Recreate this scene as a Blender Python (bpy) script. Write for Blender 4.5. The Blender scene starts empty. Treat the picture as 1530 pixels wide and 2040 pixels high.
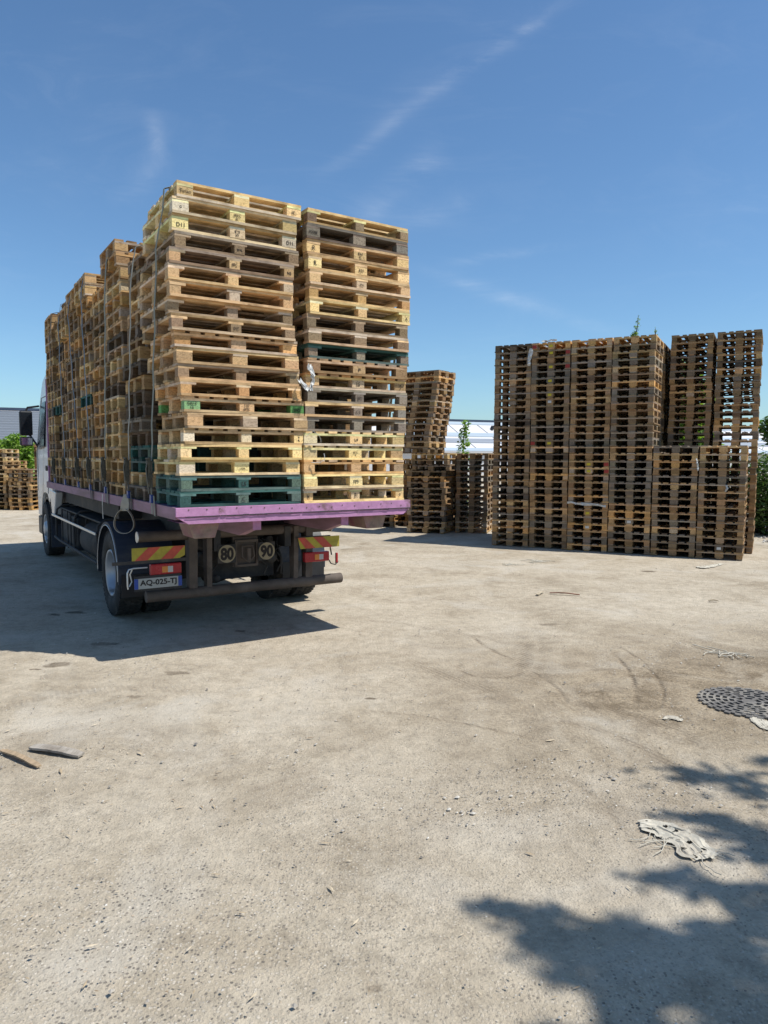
import bpy, math, random
import numpy as np
from mathutils import Vector, Matrix, Euler
R = math.radians
sin, cos, pi = math.sin, math.cos, math.pi
rnd = random.Random(7)
scene = bpy.context.scene
C = scene.collection

# ------------------------------------------------------------------ camera
PITCH, ROLL, CAMH, FPX = 0.0764, -0.0037, 1.914, 1424.4
cd = bpy.data.cameras.new('camera'); cam = bpy.data.objects.new('camera', cd); C.objects.link(cam)
cd.sensor_fit = 'VERTICAL'; cd.sensor_height = 24; cd.lens = 24*FPX/2040
cd.clip_start = 0.05; cd.clip_end = 3000
cam.matrix_world = Matrix.Translation((0, 0, CAMH)) @ Matrix.Rotation(pi/2-PITCH, 4, 'X') @ Matrix.Rotation(-ROLL, 4, 'Z')
scene.camera = cam

# ------------------------------------------------------------------ sun, sky, exposure
AZ, EL = R(106), R(59.4)
SUNV = Vector((sin(AZ)*cos(EL), cos(AZ)*cos(EL), sin(EL)))
ld = bpy.data.lights.new('sun', 'SUN'); ld.energy = 4.8; ld.angle = R(0.53); ld.color = (1, .98, .925)
sun = bpy.data.objects.new('sun', ld); C.objects.link(sun)
sun.rotation_euler = SUNV.to_track_quat('Z', 'Y').to_euler()
scene.view_settings.view_transform = 'Standard'; scene.view_settings.look = 'None'
scene.view_settings.exposure = 0.20; scene.view_settings.gamma = 1

def raydir(u, v):
    xr = (u-765)/FPX; yr = -(v-1020)/FPX
    cr, sr = cos(ROLL), sin(ROLL)
    x = xr*cr+yr*sr; y = -xr*sr+yr*cr
    cp, sp = cos(PITCH), sin(PITCH)
    return Vector((x, cp+sp*y, -sp+cp*y)).normalized()
def ground(u, v):                       # where a ray of the photograph meets the yard
    d = raydir(u, v); k = -CAMH/d.z
    return (d.x*k, d.y*k)

world = bpy.data.worlds.new('World'); scene.world = world; world.use_nodes = True
wn, wl = world.node_tree.nodes, world.node_tree.links
bg = wn['Background']; bg.inputs['Strength'].default_value = 0.100
sky = wn.new('ShaderNodeTexSky'); sky.sky_type = 'NISHITA'; sky.sun_disc = False
sky.sun_elevation = EL; sky.sun_rotation = AZ; sky.air_density = 1.0; sky.dust_density = 0.6; sky.ozone_density = 1.3; sky.altitude = 100
tc = wn.new('ShaderNodeTexCoord')
class NT:
    def __init__(s, tree): s.n = tree.nodes; s.l = tree.links
    def put(s, sock, v):
        if v is None: return
        if isinstance(v, bpy.types.NodeSocket): s.l.new(v, sock)
        else: sock.default_value = v
    def m(s, op, a, b=None, c=None, clamp=False):
        n = s.n.new('ShaderNodeMath'); n.operation = op; n.use_clamp = clamp
        for i, v in enumerate((a, b, c)): s.put(n.inputs[i], v)
        return n.outputs[0]
    def v(s, op, a, b=None, out=0):
        n = s.n.new('ShaderNodeVectorMath'); n.operation = op
        s.put(n.inputs[0], a); s.put(n.inputs[1], b)
        return n.outputs['Value'] if op in ('DOT_PRODUCT', 'LENGTH', 'DISTANCE') else n.outputs[0]
    def noise(s, vec, scale, detail=3, rough=.55, out='Fac', dist=0):
        n = s.n.new('ShaderNodeTexNoise'); s.put(n.inputs['Vector'], vec)
        n.inputs['Scale'].default_value = scale; n.inputs['Detail'].default_value = detail
        n.inputs['Roughness'].default_value = rough; n.inputs['Distortion'].default_value = dist
        return n.outputs[out]
    def vor(s, vec, scale, feature='F1', out='Distance', rand=1):
        n = s.n.new('ShaderNodeTexVoronoi'); n.feature = feature; s.put(n.inputs['Vector'], vec)
        n.inputs['Scale'].default_value = scale; n.inputs['Randomness'].default_value = rand
        return n.outputs[out]
    def ramp(s, fac, stops):
        n = s.n.new('ShaderNodeValToRGB'); s.put(n.inputs[0], fac); e = n.color_ramp.elements
        while len(e) < len(stops): e.new(.5)
        for el, (p, c) in zip(e, stops):
            el.position = p; el.color = (c, c, c, 1) if isinstance(c, (int, float)) else (*c, 1)
        return n.outputs[0]
    def mix(s, fac, a, b, mode='MIX'):
        n = s.n.new('ShaderNodeMix'); n.data_type = 'RGBA'; n.blend_type = mode
        s.put(n.inputs[0], fac)
        for i, v in ((6, a), (7, b)): s.put(n.inputs[i], (*v, 1) if isinstance(v, tuple) and len(v) == 3 else v)
        return n.outputs[2]
    def rng(s, v, a, b, c=0, d=1):
        n = s.n.new('ShaderNodeMapRange'); s.put(n.inputs[0], v)
        for i, x in enumerate((a, b, c, d)): n.inputs[i+1].default_value = x
        return n.outputs[0]
W = NT(world.node_tree)
dirv = W.v('NORMALIZE', tc.outputs['Generated'])
mp = wn.new('ShaderNodeMapping'); wl.new(dirv, mp.inputs[0]); mp.inputs['Rotation'].default_value = (0, R(-35), R(20)); mp.inputs['Scale'].default_value = (1.5, 9, 9)
wisp = W.noise(mp.outputs[0], 2.6, 9, .68, dist=.8)
fine = W.noise(dirv, 14, 6, .6, dist=.5)
cloud = None
for (p1, p2, wd, st) in [((640, 350), (1190, -30), .011, .26), ((720, 300), (1060, 40), .03, .10), ((700, 440), (890, 310), .022, .34), ((770, 450), (960, 390), .022, .15), ((880, 525), (1200, 478), .008, .22),
                         ((820, 530), (1240, 670), .012, .26), ((300, 220), (325, 330), .014, .20), ((330, 300), (240, 430), .02, .15), ((60, 400), (260, 60), .05, .05), ((1200, 480), (1560, 380), .05, .08)]:
    d1, d2 = raydir(*p1), raydir(*p2)
    nrm = d1.cross(d2).normalized(); mid = (d1+d2).normalized(); tan = nrm.cross(mid).normalized()
    half = max(1e-3, abs(d2.dot(tan)))
    wob = W.m('MULTIPLY', W.m('SUBTRACT', W.noise(dirv, 5, 2), .5), wd*2.5)
    dist = W.m('ADD', W.v('DOT_PRODUCT', dirv, tuple(nrm)), wob)
    g = W.m('EXPONENT', W.m('MULTIPLY', W.m('POWER', W.m('DIVIDE', dist, wd*.75), 2.0), -1.0))
    al = W.m('ABSOLUTE', W.m('DIVIDE', W.v('DOT_PRODUCT', dirv, tuple(tan)), half))
    al = W.rng(al, .55, 1.15, 1, 0)
    front = W.rng(W.v('DOT_PRODUCT', dirv, tuple(mid)), .5, .7)
    s_ = W.m('MULTIPLY', W.m('MULTIPLY', g, al), W.m('MULTIPLY', front, st))
    cloud = s_ if cloud is None else W.m('ADD', cloud, s_)
cl = W.m('MULTIPLY', cloud, W.rng(wisp, .36, .64, .1, 1.5))
cl = W.m('MULTIPLY', cl, W.rng(fine, .3, .65, .45, 1.1), clamp=True)
haze = W.m('MULTIPLY', W.rng(wisp, .5, .85), .03)
cl = W.m('ADD', W.m('MULTIPLY', cl, .27), haze, clamp=True)
skyc = W.mix(1.0, sky.outputs[0], (.80, 1.06, 1.24), 'MULTIPLY')
wl.new(W.mix(cl, skyc, (9.5, 9.8, 10.2)), bg.inputs[0])

# ------------------------------------------------------------------ helpers
def tag(o, label=None, cat=None, group=None, kind=None):
    if label: o['label'] = label
    if cat: o['category'] = cat
    if group: o['group'] = group
    if kind: o['kind'] = kind
    return o
def empty(name, loc=(0, 0, 0), rz=0, label=None, cat=None, group=None):
    o = bpy.data.objects.new(name, None); o.empty_display_size = .1; C.objects.link(o)
    o.location = loc; o.rotation_euler = (0, 0, rz); return tag(o, label, cat, group)
def link(name, me, parent=None, loc=None, rot=None, scale=None):
    o = bpy.data.objects.new(name, me); C.objects.link(o)
    if parent: o.parent = parent
    if loc is not None: o.location = loc
    if rot is not None: o.rotation_euler = rot
    if scale is not None: o.scale = scale
    return o
class MB:
    def __init__(s): s.v = []; s.f = []; s.mi = []; s.cm = 0; s.sm = []
    def add(s, vs, fs, smooth=False):
        b = len(s.v); s.v += [tuple(x) for x in vs]
        for f in fs: s.f.append([b+i for i in f]); s.mi.append(s.cm); s.sm.append(smooth)
    def box(s, x0, x1, y0, y1, z0, z1, j=0, r=None):
        q = [(x, y, z) for z in (z0, z1) for y in (y0, y1) for x in (x0, x1)]
        if j:
            r = r or rnd
            q = [tuple(c+r.uniform(-j, j) for c in p) for p in q]
        s.add(q, [(0, 2, 3, 1), (4, 5, 7, 6), (0, 1, 5, 4), (2, 6, 7, 3), (0, 4, 6, 2), (1, 3, 7, 5)]); return s
    def prism(s, poly, axis, a, b):          # polygon extruded along an axis
        def P(p, t):
            return (t, p[0], p[1]) if axis == 'x' else (p[0], t, p[1]) if axis == 'y' else (p[0], p[1], t)
        n = len(poly); vs = [P(p, a) for p in poly]+[P(p, b) for p in poly]
        s.add(vs, [list(range(n))[::-1], list(range(n, 2*n))]+[(i, (i+1) % n, n+(i+1) % n, n+i) for i in range(n)]); return s
    def tube(s, pts, r, n=10, caps=True, closed=False):
        pts = [Vector(p) for p in pts]; rs = r if isinstance(r, (list, tuple)) else [r]*len(pts)
        rings = []; up = None
        for i, p in enumerate(pts):
            t = (pts[min(i+1, len(pts)-1)]-pts[max(i-1, 0)]).normalized()
            if up is None: up = Vector((0, 0, 1)) if abs(t.z) < .9 else Vector((1, 0, 0))
            u = t.cross(up).normalized(); w = u.cross(t).normalized(); up = w
            rings.append([p+(u*cos(2*pi*k/n)+w*sin(2*pi*k/n))*rs[i] for k in range(n)])
        vs = [v for rg in rings for v in rg]; fs = []
        for i in range(len(pts)-1):
            for k in range(n): fs.append((i*n+k, i*n+(k+1) % n, (i+1)*n+(k+1) % n, (i+1)*n+k))
        s.add(vs, fs, True)
        if caps:
            s.add(rings[0], [list(range(n))[::-1]]); s.add(rings[-1], [list(range(n))])
        return s
    def lathe(s, prof, c, axis='x', n=40, a0=0, a1=2*pi):    # profile (along axis, radius)
        full = abs(a1-a0-2*pi) < 1e-6; m = n if full else n+1
        vs = []
        for i in range(m):
            a = a0+(a1-a0)*i/n
            for (t, r) in prof:
                p = (t, r*cos(a), r*sin(a)) if axis == 'x' else (r*cos(a), t, r*sin(a)) if axis == 'y' else (r*cos(a), r*sin(a), t)
                vs.append((c[0]+p[0], c[1]+p[1], c[2]+p[2]))
        k = len(prof); fs = []
        for i in range(n):
            j = (i+1) % m
            for q in range(k-1): fs.append((i*k+q, i*k+q+1, j*k+q+1, j*k+q))
        s.add(vs, fs, True); return s
    def ribbon(s, pts, w, side, th=.003):    # strap: a flat band with thickness
        pts = [Vector(p) for p in pts]; side = Vector(side).normalized(); vs = []; fs = []
        for i, p in enumerate(pts):
            t = (pts[min(i+1, len(pts)-1)]-pts[max(i-1, 0)]).normalized(); nn = t.cross(side).normalized()
            for a, b in ((-1, -1), (1, -1), (1, 1), (-1, 1)): vs.append(p+side*w/2*a+nn*th/2*b)
        for i in range(len(pts)-1):
            for k in range(4): fs.append((i*4+k, i*4+(k+1) % 4, i*4+4+(k+1) % 4, i*4+4+k))
        fs.append((3, 2, 1, 0)); e = len(pts)*4-4; fs.append((e, e+1, e+2, e+3))
        s.add(vs, fs); return s
    def mesh(s, name, mats):
        me = bpy.data.meshes.new(name); me.from_pydata(s.v, [], s.f)
        for m_ in (mats if isinstance(mats, (list, tuple)) else [mats]): me.materials.append(m_)
        me.polygons.foreach_set('material_index', s.mi); me.polygons.foreach_set('use_smooth', s.sm); me.update(); return me
    def build(s, name, mats, parent=None, bevel=0, **k):
        o = link(name, s.mesh(name, mats), parent, **k)
        if bevel:
            b = o.modifiers.new('bevel', 'BEVEL'); b.width = bevel; b.segments = 2; b.limit_method = 'ANGLE'; b.angle_limit = R(40)
        return o
def text_mesh(txt, width, height, frame, mat, ext=.0008, bold=0.0):
    cu = bpy.data.curves.new('t', 'FONT'); cu.body = txt; cu.align_x = 'CENTER'; cu.align_y = 'CENTER'; cu.extrude = .02; cu.resolution_u = 3; cu.offset = bold
    ob = bpy.data.objects.new('t', cu); C.objects.link(ob); bpy.context.view_layer.update()
    me = bpy.data.meshes.new_from_object(ob.evaluated_get(bpy.context.evaluated_depsgraph_get()))
    bpy.data.objects.remove(ob)
    co = np.array([v.co[:] for v in me.vertices]); lo, hi = co.min(0), co.max(0)
    co = (co-(lo+hi)/2)/np.maximum(hi-lo, 1e-6)*np.array([width, height, ext*2])
    fr = np.array(frame); co = co@fr
    me.vertices.foreach_set('co', co.ravel()); me.materials.clear(); me.materials.append(mat); me.update(); return me
REAR = [(1, 0, 0), (0, 0, 1), (0, -1, 0)]          # text seen from -y
PREAR = [(0, 1, 0), (0, 0, 1), (1, 0, 0)]          # text seen from +x (pallets on the truck)
PFRONT = [(1, 0, 0), (0, 0, 1), (0, -1, 0)]

# ------------------------------------------------------------------ materials
def mat(name, base, rough=.7, metal=0, var=.25, scale=8, bump=.1, dirt=None, dirtamt=0, stretch=None, spec=.35, bscale=None, coat=0):
    m = bpy.data.materials.new(name); m.use_nodes = True; t = NT(m.node_tree); b = t.n['Principled BSDF']
    tc = t.n.new('ShaderNodeTexCoord').outputs['Object']
    vec = tc
    if stretch:
        mp = t.n.new('ShaderNodeMapping'); t.l.new(tc, mp.inputs[0]); mp.inputs['Scale'].default_value = stretch; vec = mp.outputs[0]
    n1 = t.noise(vec, scale, 5, .6)
    col = t.mix(1.0, tuple(base), t.ramp(n1, [(.25, 1-var), (.75, 1+var*.6)]), 'MULTIPLY')
    if dirt:
        n2 = t.noise(vec, scale*.35, 6, .65, dist=.3)
        col = t.mix(t.rng(n2, .62-dirtamt*.4, .70), col, tuple(dirt))
    t.l.new(col, b.inputs['Base Color'])
    b.inputs['Metallic'].default_value = metal
    t.l.new(t.rng(n1, .2, .8, max(0.02, rough-.12), min(1, rough+.1)), b.inputs['Roughness'])
    b.inputs['Specular IOR Level'].default_value = spec
    if coat: b.inputs['Coat Weight'].default_value = coat
    if bump:
        bn = t.n.new('ShaderNodeBump'); bn.inputs['Strength'].default_value = bump; bn.inputs['Distance'].default_value = .01
        t.l.new(t.noise(vec, (bscale or scale*4), 4), bn.inputs['Height']); t.l.new(bn.outputs[0], b.inputs['Normal'])
    return m
def wood_mat(name, source, chip=False):
    m = bpy.data.materials.new(name); m.use_nodes = True; t = NT(m.node_tree); b = t.n['Principled BSDF']
    tc = t.n.new('ShaderNodeTexCoord').outputs['Object']
    if source == 'object':
        oi = t.n.new('ShaderNodeObjectInfo'); tint = oi.outputs['Color']; rn = oi.outputs['Random']
    else:
        at = t.n.new('ShaderNodeAttribute'); at.attribute_name = 'tint'; tint = at.outputs['Color']
        gi = t.n.new('ShaderNodeNewGeometry'); rn = gi.outputs['Random Per Island']
    off = t.n.new('ShaderNodeCombineXYZ'); t.put(off.inputs[0], t.m('MULTIPLY', rn, 37.0)); t.put(off.inputs[2], t.m('MULTIPLY', rn, 91.0))
    vec = t.v('ADD', tc, off.outputs[0])
    if chip:
        g1 = t.vor(vec, 7, out='Color'); g = t.m('MULTIPLY', t.noise(t.v('MULTIPLY', vec, (1, 1, .35)), 60, 3, .7), 1.0)
        fac = t.ramp(g, [(.32, .42), (.5, .95), (.66, 1.35)])
    else:
        gi2 = t.n.new('ShaderNodeNewGeometry').outputs['Random Per Island']
        o2 = t.n.new('ShaderNodeCombineXYZ'); t.put(o2.inputs[0], t.m('MULTIPLY', gi2, 50.0))
        v2 = t.v('ADD', vec, o2.outputs[0])
        g = t.noise(t.v('MULTIPLY', v2, (26, 2.2, 26)), 2.4, 5, .6, dist=1.2)
        fac = t.ramp(g, [(.28, .66), (.5, 1.0), (.74, 1.16)])
        h_ = t.m('FRACT', t.m('ADD', t.m('MULTIPLY', gi2, 7.3), t.m('MULTIPLY', rn, 13.7)))
        fac = t.mix(1.0, fac, t.ramp(h_, [(0, .66), (.3, .92), (.7, 1.04), (1, 1.18)]), 'MULTIPLY')
    col = t.mix(1.0, tint, fac, 'MULTIPLY')
    if not chip:
        lum = t.n.new('ShaderNodeRGBToBW'); t.l.new(col, lum.inputs[0]); gc = t.n.new('ShaderNodeCombineColor')
        for q, k_ in enumerate((1.08, .98, .86)): t.put(gc.inputs[q], t.m('MULTIPLY', lum.outputs[0], k_*.95))
        col = t.mix(t.rng(t.m('FRACT', t.m('MULTIPLY', h_, 5.31)), .62, .95, 0, .65), col, gc.outputs[0])
    st = t.noise(vec, 5.5, 5, .62)                          # weather stains
    col = t.mix(t.rng(st, .46, .68, 0, .75), col, t.mix(1.0, col, (.42, .38, .35), 'MULTIPLY'))
    kn = t.vor(t.v('MULTIPLY', vec, (1, .45, 1)), 7.5)
    col = t.mix(t.rng(kn, .035, .075, .6, 0), col, t.mix(1.0, col, (.35, .25, .18), 'MULTIPLY'))
    t.l.new(col, b.inputs['Base Color']); b.inputs['Roughness'].default_value = .82; b.inputs['Specular IOR Level'].default_value = .2
    bn = t.n.new('ShaderNodeBump'); bn.inputs['Strength'].default_value = .35 if not chip else .6; bn.inputs['Distance'].default_value = .004
    t.l.new(g, bn.inputs['Height']); t.l.new(bn.outputs[0], b.inputs['Normal'])
    return m
M_W = wood_mat('wood_object', 'object'); M_CH = wood_mat('chipwood_object', 'object', True); M_WS = wood_mat('wood_stuff', 'attr')
M_INK = mat('stencil_ink', (.035, .03, .028), .9, var=.4, scale=60, bump=0)
M_PURP = mat('purple_paint', (.44, .215, .37), .6, var=.22, scale=11, bump=.25, dirt=(.20, .11, .13), dirtamt=.08)
M_PURP_SHADE = mat('dusty_purple_shade_side', (.33, .20, .25), .75, var=.3, scale=4, bump=.12, dirt=(.20, .13, .13), dirtamt=.35, stretch=(1, .6, 3))  # the bed's purple, dusty; the shaded side's duller tone is in the colour
M_PDARK = mat('purple_deck', (.20, .11, .20), .8, var=.4, scale=4, bump=.2, dirt=(.16, .13, .11), dirtamt=.5)
M_RUST = mat('rusty_steel', (.16, .115, .085), .85, var=.45, scale=9, bump=.3, dirt=(.24, .19, .15), dirtamt=.3)
M_GUIDE = mat('worn_guide_steel', (.27, .20, .16), .6, metal=.25, var=.45, scale=12, bump=.3, dirt=(.26, .10, .14), dirtamt=.45)
M_CHAS = mat('chassis_black', (.030, .030, .032), .7, var=.5, scale=7, bump=.2, dirt=(.07, .06, .05), dirtamt=.3)
M_CHAS2 = mat('dusty_black', (.055, .052, .05), .8, var=.5, scale=6, bump=.2, dirt=(.11, .095, .08), dirtamt=.3)
M_PIPE = mat('underrun_steel', (.105, .083, .068), .75, metal=.1, var=.4, scale=6, bump=.15, dirt=(.16, .13, .11), dirtamt=.3)
M_TYRE = mat('tyre_rubber', (.035, .033, .031), .85, var=.35, scale=14, bump=.25, dirt=(.085, .075, .065), dirtamt=.25)
M_RIM = mat('wheel_rim', (.42, .44, .47), .45, metal=.55, var=.2, scale=6, bump=.05, dirt=(.2, .17, .14), dirtamt=.15)
M_MUD = mat('mudguard', (.035, .042, .058), .6, var=.25, scale=5, bump=.05, dirt=(.09, .085, .08), dirtamt=.15)
M_EDGE = mat('aluminium', (.55, .56, .56), .4, metal=.7, var=.15, scale=8, bump=.05)
M_WHITE = mat('cab_white', (.62, .62, .61), .32, var=.06, scale=2, bump=.0, dirt=(.45, .43, .40), dirtamt=.12, coat=.3)
M_BLK = mat('black_plastic', (.022, .022, .024), .5, var=.3, scale=10, bump=.05)
M_GLASS = mat('dark_glass', (.012, .014, .018), .25, var=.1, scale=4, bump=0, spec=.25)
M_MIRR = mat('mirror_glass', (.75, .77, .8), .05, metal=1, var=.03, scale=3, bump=0)
M_RED = mat('lamp_red', (.36, .025, .03), .25, var=.15, scale=9, bump=0, dirt=(.2, .05, .04), dirtamt=.15)
M_ORA = mat('lamp_orange', (.60, .22, .05), .25, var=.1, scale=9, bump=0)
M_CLR = mat('lamp_clear', (.45, .44, .42), .25, var=.1, scale=9, bump=0)
M_CY = mat('chevron_yellow', (.40, .33, .04), .5, var=.3, scale=12, bump=0, dirt=(.33, .28, .08), dirtamt=.1)
M_CR = mat('chevron_red', (.50, .08, .05), .5, var=.3, scale=12, bump=0)
M_PL = mat('plate_white', (.34, .35, .33), .4, var=.08, scale=12, bump=0, dirt=(.4, .38, .34), dirtamt=.1)
M_BLUE = mat('plate_blue', (.02, .06, .30), .4, var=.1, scale=12, bump=0)
M_DISC = mat('disc_cream', (.29, .24, .15), .6, var=.15, scale=12, bump=0, dirt=(.3, .25, .18), dirtamt=.1)
M_STRAP = [mat('strap_greygreen', (.25, .26, .22), .85, var=.2, scale=20, bump=.2), mat('strap_pale', (.38, .36, .30), .85, var=.2, scale=20, bump=.2), mat('strap_blue', (.16, .22, .28), .85, var=.2, scale=20, bump=.2), mat('strap_dark', (.10, .10, .09), .85, var=.2, scale=20, bump=.2)]
M_RATCH = mat('ratchet', (.11, .105, .08), .7, metal=.3, var=.5, scale=30, bump=.3, dirt=(.14, .12, .09), dirtamt=.3)
M_HOOK = mat('hook_blue', (.02, .05, .22), .4, var=.2, scale=20, bump=0)
M_SHUT = mat('pvc_white', (.55, .55, .53), .6, var=.2, scale=15, bump=.15, dirt=(.3, .27, .23), dirtamt=.2)
M_RAG = mat('rag_white', (.50, .455, .37), .9, var=.25, scale=14, bump=.5, dirt=(.38, .33, .26), dirtamt=.25, bscale=50)
M_IRON = mat('cast_iron', (.17, .155, .14), .8, metal=.1, var=.4, scale=9, bump=.4, dirt=(.33, .295, .24), dirtamt=.35)
M_PIT = mat('pit_shade_black', (.015, .013, .012), .95, var=.3, scale=5, bump=0)
def leaf_mat(name, c1, c2, c3):
    m = bpy.data.materials.new(name); m.use_nodes = True; t = NT(m.node_tree); b = t.n['Principled BSDF']
    ri = t.n.new('ShaderNodeNewGeometry').outputs['Random Per Island']
    col = t.ramp(ri, [(0, c1), (.5, c2), (1, c3)]); t.l.new(col, b.inputs['Base Color'])
    b.inputs['Roughness'].default_value = .5; b.inputs['Specular IOR Level'].default_value = .3
    tr = t.n.new('ShaderNodeBsdfTranslucent'); t.l.new(t.mix(1, col, (1.2, 1.5, .5), 'MULTIPLY'), tr.inputs[0])
    mx = t.n.new('ShaderNodeMixShader'); mx.inputs[0].default_value = .35
    t.l.new(b.outputs[0], mx.inputs[1]); t.l.new(tr.outputs[0], mx.inputs[2]); t.l.new(mx.outputs[0], t.n['Material Output'].inputs[0])
    return m
M_LEAF = leaf_mat('leaf_green', (.045, .10, .018), (.08, .17, .03), (.15, .24, .06))
M_LEAFD = leaf_mat('leaf_dark', (.04, .075, .022), (.075, .135, .035), (.16, .21, .10))
M_LEAFL = leaf_mat('leaf_light', (.11, .19, .03), (.19, .30, .055), (.30, .40, .10))
M_BARK = mat('bark', (.12, .09, .065), .9, var=.4, scale=12, bump=.6)

# ------------------------------------------------------------------ ground
def ground_mat():
    m = bpy.data.materials.new('yard_surface'); m.use_nodes = True; t = NT(m.node_tree); b = t.n['Principled BSDF']
    P = t.n.new('ShaderNodeTexCoord').outputs['Object']
    sx = t.n.new('ShaderNodeSeparateXYZ'); t.l.new(P, sx.inputs[0]); X, Y = sx.outputs[0], sx.outputs[1]
    big = t.noise(P, .35, 5, .6, dist=.4); med = t.noise(P, 1.7, 6, .65, dist=.3); sml = t.noise(P, 9, 5, .65)
    base = t.ramp(t.m('ADD', t.m('MULTIPLY', big, .45), t.m('MULTIPLY', med, .55)), [(.34, (.275, .235, .18)), (.46, (.385, .34, .275)), (.60, (.465, .42, .35))])
    base = t.mix(1, base, t.ramp(sml, [(.3, .80), (.5, 1), (.72, 1.14)]), 'MULTIPLY')
    grit = t.noise(P, 48, 5, .75)
    gm = t.ramp(grit, [(.30, .62), (.46, .98), (.55, 1.03), (.72, 1.30)])
    base = t.mix(t.rng(t.noise(t.v('ADD', P, (9, 2, 0)), 1.3, 5, .65), .35, .62, .25, 1), base, t.mix(1, base, gm, 'MULTIPLY'))
    base = t.mix(t.rng(t.noise(t.v('ADD', P, (2, 17, 0)), .7, 5, .6, dist=.8), .52, .66, 0, .55), base, (.50, .475, .43))
    # exposed aggregate: pebbles in the worn surface
    wp = t.v('ADD', P, t.v('MULTIPLY', t.noise(P, 40, 2, out='Color'), (.012, .012, 0)))
    v1d = t.vor(wp, 62); v1c = t.n.new('ShaderNodeSeparateColor'); t.l.new(t.vor(wp, 62, out='Color'), v1c.inputs[0])
    peb = t.rng(v1d, .42, .30)
    pcol = t.ramp(v1c.outputs[0], [(0, (.10, .095, .09)), (.16, (.17, .155, .14)), (.30, (.34, .305, .26)), (.7, (.47, .435, .38)), (.9, (.60, .56, .50)), (1, (.46, .37, .28))])
    worn = t.rng(t.noise(t.v('ADD', P, (5, 3, 0)), .8, 4, .6), .36, .60)
    near = t.rng(Y, 5.2, 3.2, .35, 1)
    col = t.mix(t.m('MULTIPLY', t.m('MULTIPLY', peb, worn), t.m('MULTIPLY', near, .85)), base, pcol)
    v2c = t.n.new('ShaderNodeSeparateColor'); v2 = t.vor(wp, 19); t.l.new(t.vor(wp, 19, out='Color'), v2c.inputs[0])
    spots = t.m('MULTIPLY', t.rng(v2, .20, .13), t.m('LESS_THAN', v2c.outputs[1], .05))
    col = t.mix(t.m('MULTIPLY', spots, .5), col, (.085, .08, .075))
    lsp = t.m('MULTIPLY', t.rng(v2, .20, .12), t.m('GREATER_THAN', v2c.outputs[1], .90))
    col = t.mix(t.m('MULTIPLY', lsp, .25), col, (.62, .58, .52))
    # brown dust dragged by wheels, a broad band to the right
    dst = t.m('ABSOLUTE', t.m('SUBTRACT', t.m('ADD', Y, t.m('MULTIPLY', X, -.25)), 5.3))
    band = t.m('MULTIPLY', t.rng(dst, 2.6, .3), t.rng(X, -.6, 1.8))
    band = t.m('MULTIPLY', band, t.rng(t.noise(P, .9, 6, .7, dist=1.2), .30, .52))
    col = t.mix(t.m('MULTIPLY', band, .95), col, t.mix(1, t.ramp(t.noise(P, 3.0, 6, .7), [(.38, (.17, .135, .095)), (.60, (.32, .268, .20))]), t.ramp(grit, [(.3, .6), (.5, 1), (.7, 1.3)]), 'MULTIPLY'))
    band2 = t.m('MULTIPLY', t.rng(t.m('ABSOLUTE', t.m('SUBTRACT', Y, t.m('ADD', 3.9, t.m('MULTIPLY', X, -.3)))), 1.0, .1), t.rng(t.noise(P, 1.3, 6, .7, dist=1), .48, .7))
    col = t.mix(t.m('MULTIPLY', band2, .6), col, (.22, .18, .135))
    # curved wheel tracks
    trk = None
    def circ3(a, b, c):
        (x1, y1), (x2, y2), (x3, y3) = ground(*a), ground(*b), ground(*c)
        D = 2*(x1*(y2-y3)+x2*(y3-y1)+x3*(y1-y2))
        ux = ((x1*x1+y1*y1)*(y2-y3)+(x2*x2+y2*y2)*(y3-y1)+(x3*x3+y3*y3)*(y1-y2))/D
        uy = ((x1*x1+y1*y1)*(x3-x2)+(x2*x2+y2*y2)*(x1-x3)+(x3*x3+y3*y3)*(x2-x1))/D
        return ux, uy, math.hypot(x1-ux, y1-uy), (x2, y2), max(math.hypot(x1-x2, y1-y2), math.hypot(x3-x2, y3-y2))
    wob = t.v('MULTIPLY', t.v('SUBTRACT', t.noise(P, 2, 3, out='Color'), (.5, .5, .5)), (.09, .09, 0))
    for a_, b_, c_, w_, st_ in [((1225, 1304), (1258, 1345), (1266, 1386), .02, 1), ((1268, 1308), (1302, 1340), (1318, 1400), .02, .9), ((935, 1262), (970, 1285), (1008, 1304), .03, .9), ((1045, 1275), (1043, 1300), (1030, 1335), .09, .8), ((1075, 1270), (1078, 1300), (1060, 1340), .07, .5),
                            ((915, 1330), (960, 1345), (1040, 1330), .035, .8), ((1050, 1330), (1100, 1360), (1130, 1400), .02, .6), ((760, 1415), (900, 1436), (1060, 1470), .02, .6), ((830, 1318), (900, 1348), (1000, 1380), .10, .5),                             ((1130, 1400), (1300, 1435), (1400, 1490), .04, .5), ((1180, 1450), (1300, 1500), (1370, 1600), .05, .6), ((1440, 1520), (1480, 1560), (1525, 1620), .02, .5), ((1150, 1560), (1220, 1620), (1280, 1750), .03, .4), ((700, 1230), (860, 1250), (930, 1262), .06, .4), ((30, 1400), (200, 1370), (420, 1390), .08, .35)]:
        cx, cy, r_, (mx, my), hl = circ3(a_, b_, c_)
        Pw = t.v('ADD', P, wob)
        d = t.v('DISTANCE', Pw, (cx, cy, 0)); k = t.m('EXPONENT', t.m('MULTIPLY', t.m('POWER', t.m('DIVIDE', t.m('SUBTRACT', d, r_), w_), 2.0), -1.0))
        k = t.m('MULTIPLY', k, t.rng(t.v('DISTANCE', P, (mx, my, 0)), hl*1.25, hl*.7, 0, st_))
        trk = k if trk is None else t.m('MAXIMUM', trk, k)
    trk = t.m('MULTIPLY', trk, t.rng(t.noise(P, 5, 4), .36, .55, .3, 1))
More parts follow.
